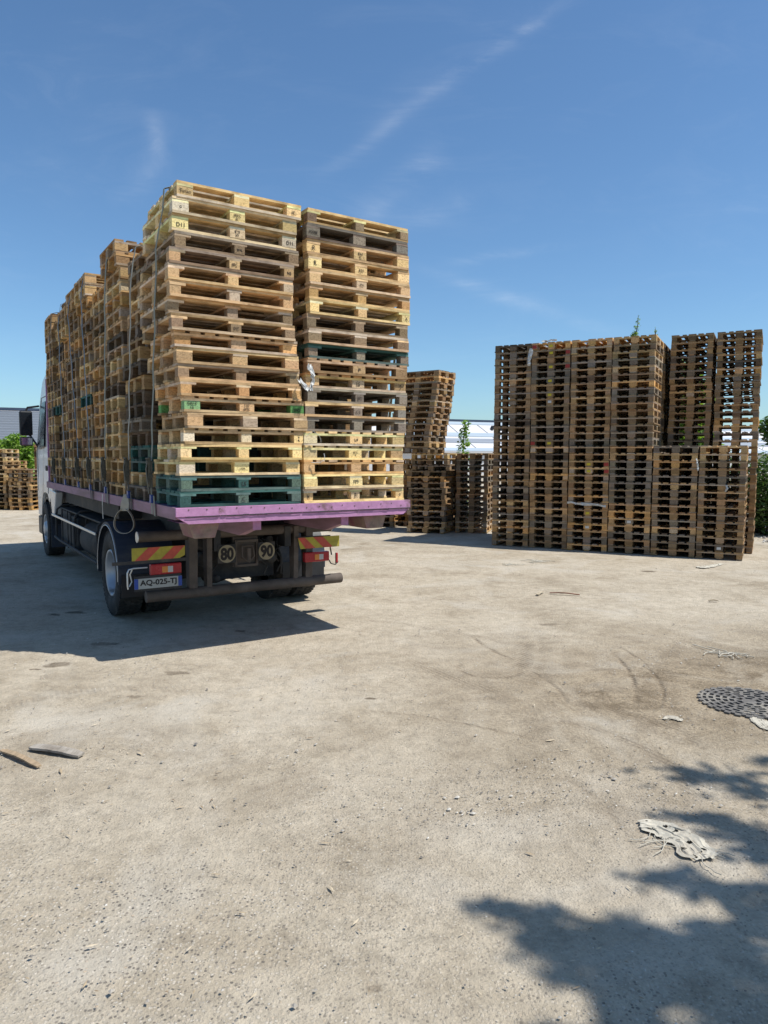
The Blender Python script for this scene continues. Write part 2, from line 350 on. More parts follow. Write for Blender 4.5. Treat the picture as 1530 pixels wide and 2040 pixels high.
    lugs = t.rng(t.m('SINE', t.m('MULTIPLY', t.m('ADD', X, t.m('MULTIPLY', Y, .6)), 120.0)), -1, 1, .5, 1)
    trk = t.m('MULTIPLY', trk, lugs)
    col = t.mix(t.m('MULTIPLY', trk, .78, clamp=True), col, (.14, .11, .08))
    # oil spots with outlines of their own
    wv = t.v('ADD', P, t.v('MULTIPLY', t.v('SUBTRACT', t.noise(P, 7, 3, out='Color'), (.5, .5, .5)), (.26, .16, 0)))
    oil = None
    for (u, v, r_) in [(115, 1322, .15), (72, 1331, .06), (350, 1338, .12), (270, 1384, .085), (150, 1218, .13), (480, 1255, .11), (110, 1222, .10), (205, 1280, .15), (1293, 1137, .17), (1097, 1242, .13), (752, 1962, .05), (1500, 1310, .9), (130, 1345, .25), (739, 1390, .06)]:
        gx, gy = ground(u, v); d = t.v('LENGTH', t.v('MULTIPLY', t.v('SUBTRACT', wv, (gx, gy, 0)), (1, 1.7, 0)))
        k = t.rng(d, r_, r_*.6); k = t.m('MULTIPLY', k, .85 if r_ < .2 else .3)
        oil = k if oil is None else t.m('MAXIMUM', oil, k)
    oil = t.m('MULTIPLY', oil, t.rng(med, .35, .55, .45, 1))
    col = t.mix(oil, col, (.13, .105, .078))
    col = t.mix(1, col, (1.04, .985, .905), 'MULTIPLY')
    t.l.new(col, b.inputs['Base Color']); b.inputs['Roughness'].default_value = .95; b.inputs['Specular IOR Level'].default_value = .15
    h = t.m('ADD', t.m('MULTIPLY', t.m('MULTIPLY', peb, near), .35), t.m('MULTIPLY', grit, 1.6))
    h = t.m('ADD', h, t.m('MULTIPLY', t.noise(P, 12, 5, .7), 2.2)); h = t.m('SUBTRACT', h, t.m('MULTIPLY', trk, 3.0))
    bn = t.n.new('ShaderNodeBump'); bn.inputs['Strength'].default_value = .75; bn.inputs['Distance'].default_value = .009
    t.l.new(h, bn.inputs['Height']); t.l.new(bn.outputs[0], b.inputs['Normal'])
    return m
M_GR = ground_mat()
g = MB(); NX, NY = 90, 110
xs = np.concatenate([[-900, -300, -80], np.linspace(-20, 20, NX), [80, 300, 900]]); ys = np.concatenate([[-300, -30], np.linspace(-3, 30, NY), [60, 150, 400, 2200]])
from mathutils import noise as mnoise
def gz(x, y):
    if abs(x) > 19.9 or y > 29.9 or y < -2.9: return 0
    return 0.012*mnoise.noise((x*.5, y*.5, 3))+.004*mnoise.noise((x*2, y*2, 1))
vs = [(x, y, gz(x, y)-.012) for y in ys for x in xs]; n_ = len(xs)
g.add(vs, [(j*n_+i, j*n_+i+1, (j+1)*n_+i+1, (j+1)*n_+i) for j in range(len(ys)-1) for i in range(n_-1)], True)
tag(g.build('ground', M_GR), kind='structure')

# ------------------------------------------------------------------ pallets
Yl, TAN, BRN, GBR, GRY, DRK, ORG, TEAL, GRN = (.63, .43, .19), (.45, .285, .13), (.30, .18, .082), (.225, .15, .082), (.19, .15, .105), (.11, .075, .045), (.52, .29, .105), (.026, .095, .08), (.17, .42, .13)
TONE = {Yl: 'fresh yellow', TAN: 'tan', BRN: 'brown', GBR: 'grey brown', GRY: 'weathered grey', DRK: 'dark stained', ORG: 'orange tinted', TEAL: 'teal painted', GRN: 'green painted'}
def jit(c, k=.12, r=None):
    r = r or rnd
    s = 1+r.uniform(-k, k); return tuple(max(.01, min(.9, x*s*(1+r.uniform(-.04, .04)))) for x in c)
def deck_boxes(kind, r):
    """boxes (x0,x1,y0,y1,z0,z1), cross boards last (three); y is the 1.2 m side, x the short one"""
    w = 1.0 if kind == 'C' else .8; hw = w/2; B = []
    j = lambda a: r.uniform(-a, a)
    if kind in 'A':
        for cx, bw in ((-.3275, .145), (-.16, .1), (0, .145), (.16, .1), (.3275, .145)): B.append((cx-bw/2+j(.003), cx+bw/2+j(.003), -.6+j(.007), .6+j(.007), .122+j(.0015), .144+j(.001)))
        for cy in (-.5275, 0, .5275): B.append((-hw+j(.004), hw+j(.004), cy-.0725, cy+.0725, .100, .1215))
    elif kind == 'C':
        for k in range(7):
            cx = -.445+k*.89/6; bw = .11 if k in (0, 3, 6) else .095; B.append((cx-bw/2+j(.003), cx+bw/2+j(.003), -.6+j(.007), .6+j(.007), .122+j(.0015), .144+j(.001)))
        for cy in (-.5275, 0, .5275): B.append((-hw+j(.004), hw+j(.004), cy-.0725, cy+.0725, .100, .1215))
    else:
        for k in range(9):
            cy = -.55+k*1.1/8; B.append((-hw+j(.006), hw+j(.006), cy-.049+j(.004), cy+.049+j(.004), .122+j(.001), .144))
        for cx in (-.35, 0, .35): B.append((cx-.05, cx+.05, -.6+j(.005), .6+j(.005), .100, .1215))
    return B
def bottom_xs(kind): return (-.45, 0, .45) if kind == 'C' else (-.35, 0, .35)
DECK = {}; BOT = []; CROSS = {'B': [], 'A': [], 'C': []}
r5 = random.Random(5)
for kind in 'ACB':
    DECK[kind] = []
    for v in range(5):
        mb = MB()
        for bi, b_ in enumerate(deck_boxes(kind, r5)[:-3]):
            if (v == 3 and bi == 1 and kind != 'B'): b_ = (b_[0], b_[1], b_[2]+.45, b_[3], b_[4], b_[5])
            if (v == 4 and bi == 4 and kind == 'B'): continue
            if v in (1, 4) and bi == 3: b_ = (b_[0], b_[1]-.02, b_[2]+.03, b_[3]-.015, b_[4], b_[5])
            x0, x1, y0, y1, z0, z1 = b_; mb.box(x0, x1, y0, y1, z0, z1, .0012, r5)
        DECK[kind].append(mb.mesh('deck', M_W))
for v in range(4):
    mb = MB(); w = .05 if v % 2 else .0625
    mb.box(-w, w, -.6+r5.uniform(-.006, .006), .6+r5.uniform(-.006, .006), 0, .022, .0015, r5); BOT.append(mb.mesh('bottom_board', M_W))
for kind in 'ACB':
    for v in range(3):
        mb = MB(); hw = .5 if kind == 'C' else .4
        if kind == 'B': mb.box(-.05, .05, -.6, .6, .100, .1215, .001, r5)
        else: mb.box(-hw, hw, -.0725, .0725, .100, .1215, .001, r5)
        CROSS[kind].append(mb.mesh('cross_board', M_W))
def block_mesh(mt):
    mb = MB(); c = .03
    mb.box(-.5, .5, -.5, .5, -.5, .5); return mb.mesh('block', mt)
BLK = block_mesh(M_W); BLKC = block_mesh(M_CH)
ORD = 'zeroth first second third fourth fifth sixth seventh eighth ninth tenth eleventh twelfth thirteenth fourteenth fifteenth sixteenth seventeenth eighteenth nineteenth twentieth twenty-first twenty-second twenty-third twenty-fourth twenty-fifth twenty-sixth twenty-seventh twenty-eighth twenty-ninth thirtieth thirty-first'.split()
STUFF_V, STUFF_F, STUFF_C = [], [], []
FQ = [(0, 2, 3, 1), (4, 5, 7, 6), (0, 1, 5, 4), (2, 6, 7, 3), (0, 4, 6, 2), (1, 3, 7, 5)]
def stuff_pallet(loc, rz, kind, tint, r, nb=.05):
    c, s = cos(rz), sin(rz)
    L = [(b_, jit(tint, .1, r)) for b_ in deck_boxes(kind, r)]
    for x in bottom_xs(kind):
        L.append(((x-.055, x+.055, -.6, .6, 0, .022), jit(tint, .1, r)))
        for y in (-.5275, 0, .5275): L.append(((x-nb, x+nb, y-.0725, y+.0725, .0225, .0995), jit(tint, .25, r)))
    for (x0, x1, y0, y1, z0, z1), cc in L:
        b = len(STUFF_V)
        for z in (z0, z1):
            for y in (y0, y1):
                for x in (x0, x1): STUFF_V.append((loc[0]+x*c-y*s, loc[1]+x*s+y*c, loc[2]+z))
        for f in FQ: STUFF_F.append([b+i for i in f]); STUFF_C.append(cc)
def pallet(loc, rz, kind, tint, label, group, bw=None, blocks=None, deck=None, bottom=None, chip=.25, tilt=(0, 0), narrow=False):
    """one pallet: deck, nine blocks, three bottom boards"""
    t = empty('pallet', loc, rz, label, 'pallet', group); t.rotation_euler = (tilt[0], tilt[1], rz)
    d = link('deck', rnd.choice(DECK[kind]), t); d.color = (*jit(deck or tint, .12), 1)
    if rnd.random() < .5: d.rotation_euler = (0, 0, pi)
    for q in (-1, 0, 1):
        o = link('cross_board', rnd.choice(CROSS[kind]), t, (q*.35, 0, 0) if kind == 'B' else (0, q*.5275, 0)); o.color = (*jit(tuple(min(.85, a*1.22+.03) for a in (deck or tint)), .15), 1)
    xs_ = bottom_xs(kind); wx = (.45 if kind == 'C' else .35)
    wide = bw or rnd.choice((.145, .145, .1))
    out = {}
    for ix, x in enumerate(xs_):
        o = link('bottom_board', rnd.choice(BOT), t, (x+(-.0 if ix == 1 else 0), 0, 0)); o.color = (*jit(bottom or tint, .15), 1)
        for iy, y in enumerate((-1, 0, 1)):
            bx = (.105 if narrow else .145) if ix == 1 else (.09 if narrow else .1)
            yy = y*(.6-wide/2)
            if ix == 0: px = -(wx+.05)+bx/2
            elif ix == 2: px = wx+.05-bx/2
            else: px = 0
            c_ = rnd.random() < chip
            o = link('block', BLKC if c_ else BLK, t, (px+rnd.uniform(-.003, .003), yy+rnd.uniform(-.004, .004), .061), (0, 0, rnd.uniform(-.02, .02)), (bx, wide, .0775))
            bt = (blocks or tint)
            o.color = (*jit(tuple(a*.85+b*.15 for a, b in zip(bt, TAN)) if c_ else bt, .2), 1)
            out[(ix, iy)] = o
    t_ = t; return t_, wide, out

# ---- truck frame
TX, TY, TT, ZB = -1.8368, 6.4552, .5718, 1.4532
def TP(a, b, z=0): return (TX+a*cos(TT)-b*sin(TT), TY+a*sin(TT)+b*cos(TT), z)
TROT = TT-pi/2
GT = 'pallets loaded on the flatbed truck'
def sunlit_tint(c, k=1.30): return tuple(min(.86, x*k+.035) for x in c)  # sunlight on the rear stacks, put into the wood colour
def truck_pallet(a, b, i, kind, **k):       # a,b: left rear corner; i: index from the bottom
    depth = 1.0 if kind == 'C' else .8
    k.setdefault('narrow', True)
    return pallet(TP(a+.6, b+depth/2, ZB+.144*i), TROT+k.pop('rot', rnd.uniform(-.012, .012)), kind, **k)
def stencil(t, wide, txts, kind='A'):
    """txts: list of (block, text, w, h, dz)"""
    dep = .5 if kind == 'C' else .4
    for iy, tx, w, h, dz in txts:
        me = text_mesh(tx, w, h, PREAR, M_INK)
        link('stencil', me, t, (dep+.0045, iy*(.6-wide/2), .061+dz))
GB_ = (.32, .48, .3)
# col 1 left, top (1) to bottom (20): px offset, kind, tint, block tint, block width, stencils
L1 = [(4, 'C', Yl, Yl, .145, [(-1, 'Tirlan', .10, .030, .0), (1, 'IE-', .05, .03, 0)], 0), (-7, 'C', Yl, Yl, .145, [(-1, 'G', .02, .02, 0), (0, 'IPPC\nIE-', .07, .055, 0)], 0), (-7, 'C', Yl, Yl, .145, [(-1, 'D11', .072, .034, -.008), (0, 'IE 20\nHT', .05, .055, 0), (1, 'D11', .065, .034, .0)], 0), (-1, 'C', GBR, GBR, .1, [(0, 'EPAL', .05, .02, 0)], .3),
      (-14, 'C', GBR, TAN, .1, [(0, 'IPPC', .05, .03, 0), (1, 'NS', .04, .03, 0)], .1), (-17, 'C', TAN, TAN, .1, [], 0), (-17, 'C', TAN, TAN, .1, [], 0), (-16, 'C', TAN, GBR, .1, [], .3), (-13, 'C', TAN, GBR, .1, [(0, 'O LT', .05, .03, 0)], 1),
      (-6, 'B', TAN, ORG, .145, [], .1), (-2, 'C', TAN, TAN, .145, [], .6), (-1, 'A', TAN, GBR, .1, [], 1), (1, 'A', TAN, ORG, .1, [], 0), (6, 'B', BRN, BRN, .145, [], .3), ]
L1 += [(8, 'B', TAN, GRN, .145, [(-1, 'GRL2\n16', .085, .062, 0), (0, 'L 50\nEPAL', .06, .06, 0), (1, 'TPGF', .085, .028, -.012)], 0),
       (15, 'A', TAN, TAN, .145, [], .3), (8, 'B', TAN, Yl, .1, [(1, '9\nR', .02, .05, 0)], 0), (3, 'A', Yl, Yl, .1, [], .1), (-2, 'A', Yl, Yl, .145, [(0, 'LTM', .05, .02, 0)], 0), (0, 'A', TEAL, TEAL, .1, [(0, 'L5', .04, .04, 0)], .7), (0, 'A', TEAL, TEAL, .1, [(0, 'C', .03, .04, 0)], .7)]
L1 = L1[:13]+L1[14:]     # twenty
for i, (off, kind, tint, bt, bw, st, chip) in enumerate(L1):
    lb = f"{TONE[tint]} wooden pallet, {ORD[i+1]} from the top of the truck's rear left stack"
    if bt == GRN: lb = "pallet with bright green stencilled corner blocks, in the truck's rear left stack"
    t, wide, bl = truck_pallet(off*.0045, rnd.uniform(-.012, .02), 19-i, kind, tint=sunlit_tint(tint), label=lb, group=GT, bw=bw, blocks=None if bt == GRN else sunlit_tint(bt), chip=chip)
    if bt == GRN:
        for (ix, iy), o in bl.items():
            o.data = BLK
            o.color = (*jit(GRN if iy != 1 and ix != 1 else sunlit_tint(TAN), .05), 1)
    stencil(t, wide, st, kind)
# col 1 right
R1c = [(2, 'A', Yl, GBR, .1, [], .2), (0, 'C', DRK, GRY, .145, [(-1, 'POOREF', .09, .03, 0)], .3), (4, 'C', TAN, Yl, .145, [(-1, 'R', .03, .045, 0), (0, 'EH\nC', .05, .06, 0)], 0), (6, 'C', TAN, Yl, .145, [(-1, 'R', .03, .045, 0), (0, 'EH', .05, .03, 0)], 0), (7, 'C', TAN, TAN, .12, [(0, 'EPAL', .05, .02, 0)], 0), (7, 'C', TAN, ORG, .1, [], 0), (6, 'C', Yl, Yl, .1, [(1, 'A', .03, .03, 0)], 0),
       (2, 'C', GBR, GBR, .1, [], .3), (3, 'C', TAN, GBR, .145, [], .8), (5, 'A', TEAL, GRY, .1, [], 1), (0, 'B', BRN, BRN, .145, [(0, 'F', .03, .03, 0)], .2), (0, 'B', ORG, TAN, .145, [(-1, 'SP2', .05, .03, 0), (0, 'LG', .04, .04, 0), (1, 'A\no', .025, .045, 0)], 0), (3, 'A', GRY, GRY, .1, [(0, 'EP1', .05, .03, 0)], 0),
       (-3, 'A', TAN, GRY, .1, [(0, 'C S', .05, .03, 0)], 0), (0, 'A', GRY, GRY, .1, [], 0), (-5, 'B', Yl, Yl, .145, [(0, 'L9', .04, .03, 0)], 0), (-7, 'B', Yl, Yl, .15, [(0, 'EX G\n9', .05, .05, 0)], 0), (-7, 'B', ORG, ORG, .12, [], 0), (-8, 'A', Yl, Yl, .15, [(0, 'FP9', .06, .04, 0)], 0), (-5, 'A', Yl, Yl, .1, [(-1, 'H', .02, .05, 0), (0, 'EP 1', .03, .05, 0), (1, 'o', .02, .03, 0)], 0)]
for i, (off, kind, tint, bt, bw, st, chip) in enumerate(R1c):
    t, wide, bl = truck_pallet(1.27+off*.005, rnd.uniform(-.015, .02), 19-i, kind, tint=sunlit_tint(tint), label=f"{TONE[tint]} wooden pallet, {ORD[i+1]} from the top of the truck's rear right stack", group=GT, bw=bw, blocks=sunlit_tint(bt), chip=chip)
    stencil(t, wide, st, kind)
PAL = [(Yl, 3), (TAN, 7), (ORG, 5), (BRN, 7), (GBR, 4), (GRY, 2), (DRK, 2), (TEAL, .4)]
PB = [(TAN, 3), (BRN, 9), (GBR, 7), (GRY, 2), (DRK, .7), (ORG, 1)]
def pick(pal, r): return r.choices([p[0] for p in pal], [p[1] for p in pal])[0]
# columns 2..9 on the left of the bed; (b, count, name or None for the far ones)
COLS = [(1.14, 18, 'second'), (2.06, 20, 'third'), (3.00, 18, 'fourth'), (3.86, 20, None), (4.68, 20, None), (5.50, 20, None), (6.34, 19, None), (7.04, 20, None)]
for ci, (b0, n, nm) in enumerate(COLS):
    drift = rnd.uniform(-.02, .02)
    for k in range(n):
        if rnd.random() < .3: drift = rnd.uniform(-.06, .05)
        if k >= n-2 and ci in (1, 3): drift = -.06
        kind = rnd.choice('AAAABB'); tint = pick(PAL, rnd)
        if k > n-4 and tint in (TEAL, DRK, GRY): tint = TAN
        if ci == 0 and k in (2, 3): tint = TEAL
        if ci == 0 and k in (4, 6): tint = DRK
        if ci == 3 and k == 8: tint = TEAL
        i = n-k
        if nm:
            truck_pallet(drift, b0+rnd.uniform(-.02, .02), k, kind, tint=tint, group=GT, chip=.15, bw=.145,
                         label=f"{TONE[tint]} wooden pallet, {ORD[i]} from the top of the truck's {nm} left stack")
        else:
            stuff_pallet(TP(drift+.6, b0+.4+rnd.uniform(-.02, .02), ZB+.144*k), TROT+rnd.uniform(-.012, .012), kind, tint, rnd)
b0 = 1.14
for ci in range(8):                          # the right-hand row behind the rear stack
    for k in range(20 if ci % 3 else 19):
        stuff_pallet(TP(1.27+.6+rnd.uniform(-.03, .03), 1.54+ci*.83+rnd.uniform(-.02, .02), ZB+.144*k), TROT, rnd.choice('AAB'), pick(PAL, rnd), rnd)

# ---- the big block on the right
BX, BY, BG = 6.7393, 13.3415, .4923
def BP(a, b, z=0): return (BX-a*cos(BG)+b*sin(BG), BY+a*sin(BG)+b*cos(BG), z)
GBK = 'pallets in the big block of stacks'
def label_patch(bl, t, which, color, w=.075, h=.05):
    o = bl[which]; m = {'y': M_LY, 'r': M_LR, 'w': M_LW}[color]
    mb = MB(); mb.box(-w/2, w/2, -.002, 0, -h/2, h/2); wide = o.scale[1]
    mb.build('paper_label' if color != 'r' else 'paint_mark', m, t, loc=(o.location[0], -.6-.006, .061))
M_LY = mat('label_yellow', (.60, .48, .04), .7, var=.15, scale=30, bump=0); M_LR = mat('mark_red', (.35, .05, .04), .8, var=.3, scale=30, bump=0); M_LW = mat('label_white', (.6, .6, .58), .7, var=.1, scale=30, bump=0)
STK = [('rightmost low front stack', 0.0, 0, 15), ('second front stack from the right', .83, 0, 15), ('third front stack from the right', 1.66, 0, 30), ('fourth front stack from the right', 2.49, 0, 30), ('fifth front stack from the right', 3.315, 0, 30), ('leftmost front stack', 4.14, 0, 30)]
MARK = {('fifth front stack from the right', i): v for i, v in [(29, [(1, 'y'), (0, 'r')]), (28, [(1, 'y'), (2, 'r')]), (26, [(1, 'y'), (2, 'r')]), (24, [(1, 'y')]), (22, [(1, 'y')]), (21, [(1, 'w')]), (15, [(1, 'y'), (0, 'r')])]}
MARK.update({('fourth front stack from the right', i): v for i, v in [(12, [(1, 'y'), (2, 'r')]), (11, [(1, 'y'), (2, 'r')]), (5, [(1, 'y')]), (3, [(1, 'w')])]})
MARK.update({('third front stack from the right', 4): [(1, 'w')], ('rightmost low front stack', 1): [(1, 'w')]})
for nm, a0, bb, n in STK:
    drift = 0; lean = 0
    out = rnd.uniform(-.012, .012)
    for k in range(n):
        if rnd.random() < .2: out = rnd.uniform(-.02, .02)
        if rnd.random() < .3: drift = rnd.uniform(-.007, .007)
        tint = pick(PB, rnd); kind = 'A'
        if n == 15 and k == 14: tint = TAN
        if rnd.random() < .12: tint = rnd.choice((GRY, TAN, GRY, ORG))
        lt = tuple(x*1.22+.012 for x in tint)
        t, w_, bl = pallet(BP(a0+.4+drift+lean*k*8, bb+.6+out+rnd.uniform(-.012, .012), .144*k), -BG+rnd.uniform(-.008, .008), kind, lt, f"{TONE[tint]} pallet, {ORD[n-k]} from the top, big block's {nm}", GBK, bw=.145, chip=.1)
        for pos, c_ in MARK.get((nm, k), []):
            label_patch(bl, t, (pos, 0), c_, **({} if c_ != 'r' else dict(w=.09, h=.07)))
for nm, a0, kx in (('right tall stack behind the low ones', -.15, 0), ('left tall stack behind the low ones', .72, 1)):
    for k in range(31):
        d = rnd.uniform(-.012, .012); tint = pick(PB, rnd)
        if k >= 15:
            pallet(BP(a0+.4+d, 1.22+.6, .144*k), -BG+rnd.uniform(-.006, .006), 'A', tuple(x*1.15 for x in tint), f"{TONE[tint]} pallet, {ORD[31-k]} from the top of the {nm}", GBK, bw=.145, chip=.1)
        else: stuff_pallet(BP(a0+.4+d, 1.22+.6, .144*k), -BG, 'A', tint, rnd)
for a0, n in ((1.63, 30), (2.48, 29), (3.33, 29), (4.14, 27)):
    for k in range(n): stuff_pallet(BP(a0+.4+rnd.uniform(-.02, .02), 1.23+.6, .144*k), -BG+rnd.uniform(-.01, .01), 'A', pick(PB, rnd), rnd)
# ---- leaning stack and the low stack between
GM = 'pallets in the stacks behind the truck'
mr = -.40
def MP(x, y, r): return (1.53+x*cos(r)-y*sin(r), 17.95+x*sin(r)+y*cos(r))
for k in range(28):
    tint = pick(PB, rnd) if k < 13 else pick([(TAN, 3), (BRN, 4), (ORG, 2), (GBR, 2)], rnd)
    if k < 14:
        p = MP(-.5+rnd.uniform(-.03, .03)+(.12 if k > 10 else 0), .6, mr); rz = mr+(0 if k < 12 else -.1); kd = 'C'
        if k == 13: tint = Yl
    else:
        u = (k-14)/13; p = (.80+u*.27+rnd.uniform(-.02, .02), 18.18); rz = R(-126)+rnd.uniform(-.02, .02); kd = 'A'
    pallet((*p, .144*k), rz, kd, tuple(x*1.2+.01 for x in tint), f"{TONE[tint]} pallet, {ORD[28-k]} from the top of the tall leaning stack behind the truck", GM, bw=.145, chip=.1, tilt=(0, .0))
for k in range(14):
    tint = pick(PB, rnd)
    pallet((2.31+.33+rnd.uniform(-.015, .015)-.25, 18.2+.55, .144*k), -.28+rnd.uniform(-.01, .01), 'A', tuple(x*1.2+.01 for x in tint), f"{TONE[tint]} pallet, {ORD[14-k]} from the top of the low stack beside the leaning stack", GM, bw=.145, chip=.1)
for (x, y, n, rz) in [(1.75, 20.1, 12, -.4), (.85, 20.5, 13, -.4), (.15, 20.3, 9, -.4), (-.75, 20.9, 8, -.4), (-1.7, 21.4, 9, -.4), (-2.7, 21.8, 9, -.4), (-13.95, 26.1, 15, .1), (-12.85, 25.9, 10, -.1), (-12.0, 26.4, 12, .0), (-12.75, 27.6, 14, .2), (-14.6, 27.9, 12, 0), (-13.3, 27.2, 7, .5), (-11.0, 27, 12, .1), (-15.1, 26.2, 14, .1), (-10, 27.3, 10, -.1)]:
    for k in range(n):
        stuff_pallet((x+rnd.uniform(-.03, .03), y, .144*k), rz+rnd.uniform(-.03, .03), rnd.choice('AAB'), pick([(TAN, 4), (ORG, 3), (BRN, 5), (Yl, 2), (GBR, 2)], rnd), rnd)
me = bpy.data.meshes.new('stacked_pallets'); me.from_pydata(STUFF_V, [], STUFF_F); me.materials.append(M_WS)
ca = me.color_attributes.new('tint', 'FLOAT_COLOR', 'CORNER')
arr = np.ones((len(STUFF_F)*4, 4), dtype=np.float32); arr[:, :3] = np.repeat(np.array(STUFF_C, dtype=np.float32), 4, axis=0); ca.data.foreach_set('color', arr.ravel())
tag(link('stacked_pallets', me), 'remaining wooden pallets: far truck stacks, inner rows and piles across the yard', 'pallets', kind='stuff')

# ------------------------------------------------------------------ the truck
truck = empty('flatbed_truck', (TX, TY, 0), TT, 'white cab flatbed truck with a purple bed, seen from behind, loaded with pallets', 'truck')
T = truck
mb = MB(); z1 = ZB-.004; mb.box(-.05, 2.47, -.035, 7.85, z1-.045, z1); mb.build('bed_floor', M_PDARK, T)
mb = MB()
for x0, x1 in ((-.066, -.05), (2.47, 2.486)):
    mb.box(x0, x1, -.035, 7.9, z1-.105, z1+.004)
mb.box(-.05, .0, -.03, 7.85, z1-.105, z1-.09); mb.box(2.42, 2.47, -.03, 7.85, z1-.105, z1-.09)
mb.build('side_rail', M_PURP_SHADE, T)
mb = MB(); mb.box(-.066, 2.486, -.060, -.035, z1-.078, z1+.004); mb.build('rear_sill', M_PURP, T, bevel=.003)
rs = random.Random(77); mb = MB(); x = .02
while x < 2.40:                                              # the cracked weld seam under the sill
    l = rs.uniform(.05, .22); z = z1-.080+rs.uniform(-.004, .002); mb.tube([(x, -.0615, z), (x+l*.5, -.062, z+rs.uniform(-.003, .003)), (x+l, -.0615, z+rs.uniform(-.004, .003))], rs.uniform(.0025, .005), 5); x += l*rs.uniform(.75, 1.15)
mb.build('weld_seam', M_CHAS, T)
mb = MB()
for k in range(17):
    x = .06+k*.145+rs.uniform(-.02, .02); mb.lathe([(-.002, .001), (-.002, .006), (.002, .006)], (x, -.0625, z1-.03+rs.uniform(-.02, .02)), 'y', 8)
mb.build('rivet', M_RUST, T)
mb = MB(); mb.prism([(-.064, z1-.08), (2.484, z1-.08), (2.40, z1-.148), (.05, z1-.148)], 'y', -.05, -.03)
mb.prism([(-.05, z1-.13), (2.47, z1-.13), (2.40, z1-.146), (.05, z1-.146)], 'y', -.03, .3); mb.build('rear_skirt', M_PURP, T, bevel=.002)
mb = MB()
for k in range(8): mb.box(.1, 2.32, 1.0+k*.85, 1.06+k*.85, z1-.15, z1-.05)
mb.build('cross_member', M_PDARK, T)
for x in (.72, 1.70):
    mb = MB(); mb.prism([(.08, 1.30), (7.8, 1.30), (7.8, 1.12), (.45, 1.12), (.08, 1.22)], 'x', x, x+.075); mb.build('frame_beam', M_PURP_SHADE, T)
    mb = MB(); mb.box(x-.003, x+.08, .06, .078, 1.205, 1.30); mb.build('beam_end_plate', M_PURP, T, bevel=.002)
for x in (.10, 1.98):
    mb = MB(); mb.prism([(x, 1.30), (x+.30, 1.30), (x+.25, 1.15), (x+.05, 1.15)], 'y', .10, .14); mb.prism([(x+.015, 1.30), (x+.285, 1.30), (x+.235, 1.145), (x+.065, 1.145)], 'y', .14, .5)
    mb.build('bed_guide', M_GUIDE, T, bevel=.006)
mb = MB(); mb.box(-.03, 2.45, 7.87, 7.93, 1.45, 1.60)
for x in (-.03, .6, 1.2, 1.8, 2.39): mb.box(x, x+.06, 7.87, 7.93, 1.60, 3.30)
mb.box(-.03, 2.45, 7.875, 7.925, 3.24, 3.30); mb.box(0, 2.42, 7.895, 7.905, 1.6, 3.24); mb.build('headboard', M_PURP, T)
# chassis
mb = MB()
for x in (.74, 1.60):
    mb.box(x, x+.08, 1.25, 9.9, .86, 1.10)
for y in (1.6, 3.0, 4.2, 5.6, 7.2): mb.box(.82, 1.60, y, y+.08, .9, 1.06)
mb.build('chassis', M_CHAS, T, bevel=.005)
mb = MB(); mb.box(.5, 1.92, 1.5, 4.6, 1.0, 1.27); mb.box(.9, 1.5, 1.75, 3.6, .55, 1.0); mb.box(.2, 2.2, 3.4, 7.6, 1.08, 1.27); mb.box(.78, 1.62, 1.62, 1.75, .47, 1.0); mb.box(.5, 1.9, 2.2, 2.3, .42, .9); mb.box(.6, 1.8, 4.6, 7.6, 1.02, 1.25); mb.box(.1, 2.3, 4.0, 7.7, .97, 1.0); mb.build('underbody_filler', M_CHAS, T, bevel=.01)  # dark boxes added to close the bright view through the underside
mb = MB(); mb.tube([(0, 1.3, .415), (2.38, 1.3, .415)], .062, 20); mb.build('underrun_bar', M_PIPE, T)
mb = MB(); mb.tube([(-.07, 1.32, 1.06), (2.24, 1.32, 1.06)], .058, 20); mb.cm = 1; mb.tube([(-.078, 1.32, 1.06), (-.07, 1.32, 1.06)], .06, 20); mb.tube([(2.24, 1.32, 1.06), (2.25, 1.32, 1.06)], .06, 20)
mb.build('crossbar', [M_PIPE, M_EDGE], T)
for x, w in ((.46, .095), (.66, .06), (1.72, .06), (1.88, .09)):
    mb = MB(); mb.prism([(1.24, 1.10), (1.40, 1.10), (1.37, .38), (1.27, .38)], 'x', x, x+w); mb.build('upright', M_PIPE, T, bevel=.004)
# chevrons
for sx, x0 in ((1, -.155), (-1, 1.76)):
    mb = MB(); w, h = .56, .135; za = .82
    pts = [(x0, za), (x0+w-.06, za), (x0+w, za+.03), (x0+w, za+h), (x0, za+h)] if sx == 1 else [(x0+.03, za), (x0+w, za), (x0+w, za+h), (x0, za+h)]
    mb.prism(pts, 'y', 1.225, 1.228)
    o = mb.build('chevron_plate', M_CY, T)
    mb = MB()
    for k in range(2):
        s0 = .03+k*.27; sl = .14
        if sx == 1: q = [(x0+s0, za+.001), (x0+s0+.13, za+.001), (x0+s0+.13+sl, za+h-.001), (x0+s0+sl, za+h-.001)]
        else:
            s0 = .10+k*.24
            q = [(x0+s0, za+.001), (x0+s0+.13, za+.001), (x0+s0+.13-sl, za+h-.001), (x0+max(0, s0-sl), za+h-.001)]
        q = [(min(p[0], x0+w-.001), p[1]) for p in q]
        mb.prism(q, 'y', 1.2225, 1.225)
    mb.build('red_stripe', M_CR, o)
mb = MB(); mb.box(-.35, .42, 1.23, 1.25, .785, .82); mb.box(1.74, 2.2, 1.23, 1.25, .95, .965); mb.tube([(2.20, 1.24, .82), (2.22, 1.24, .72)], .009, 8); mb.build('lamp_bracket', M_CHAS2, T)
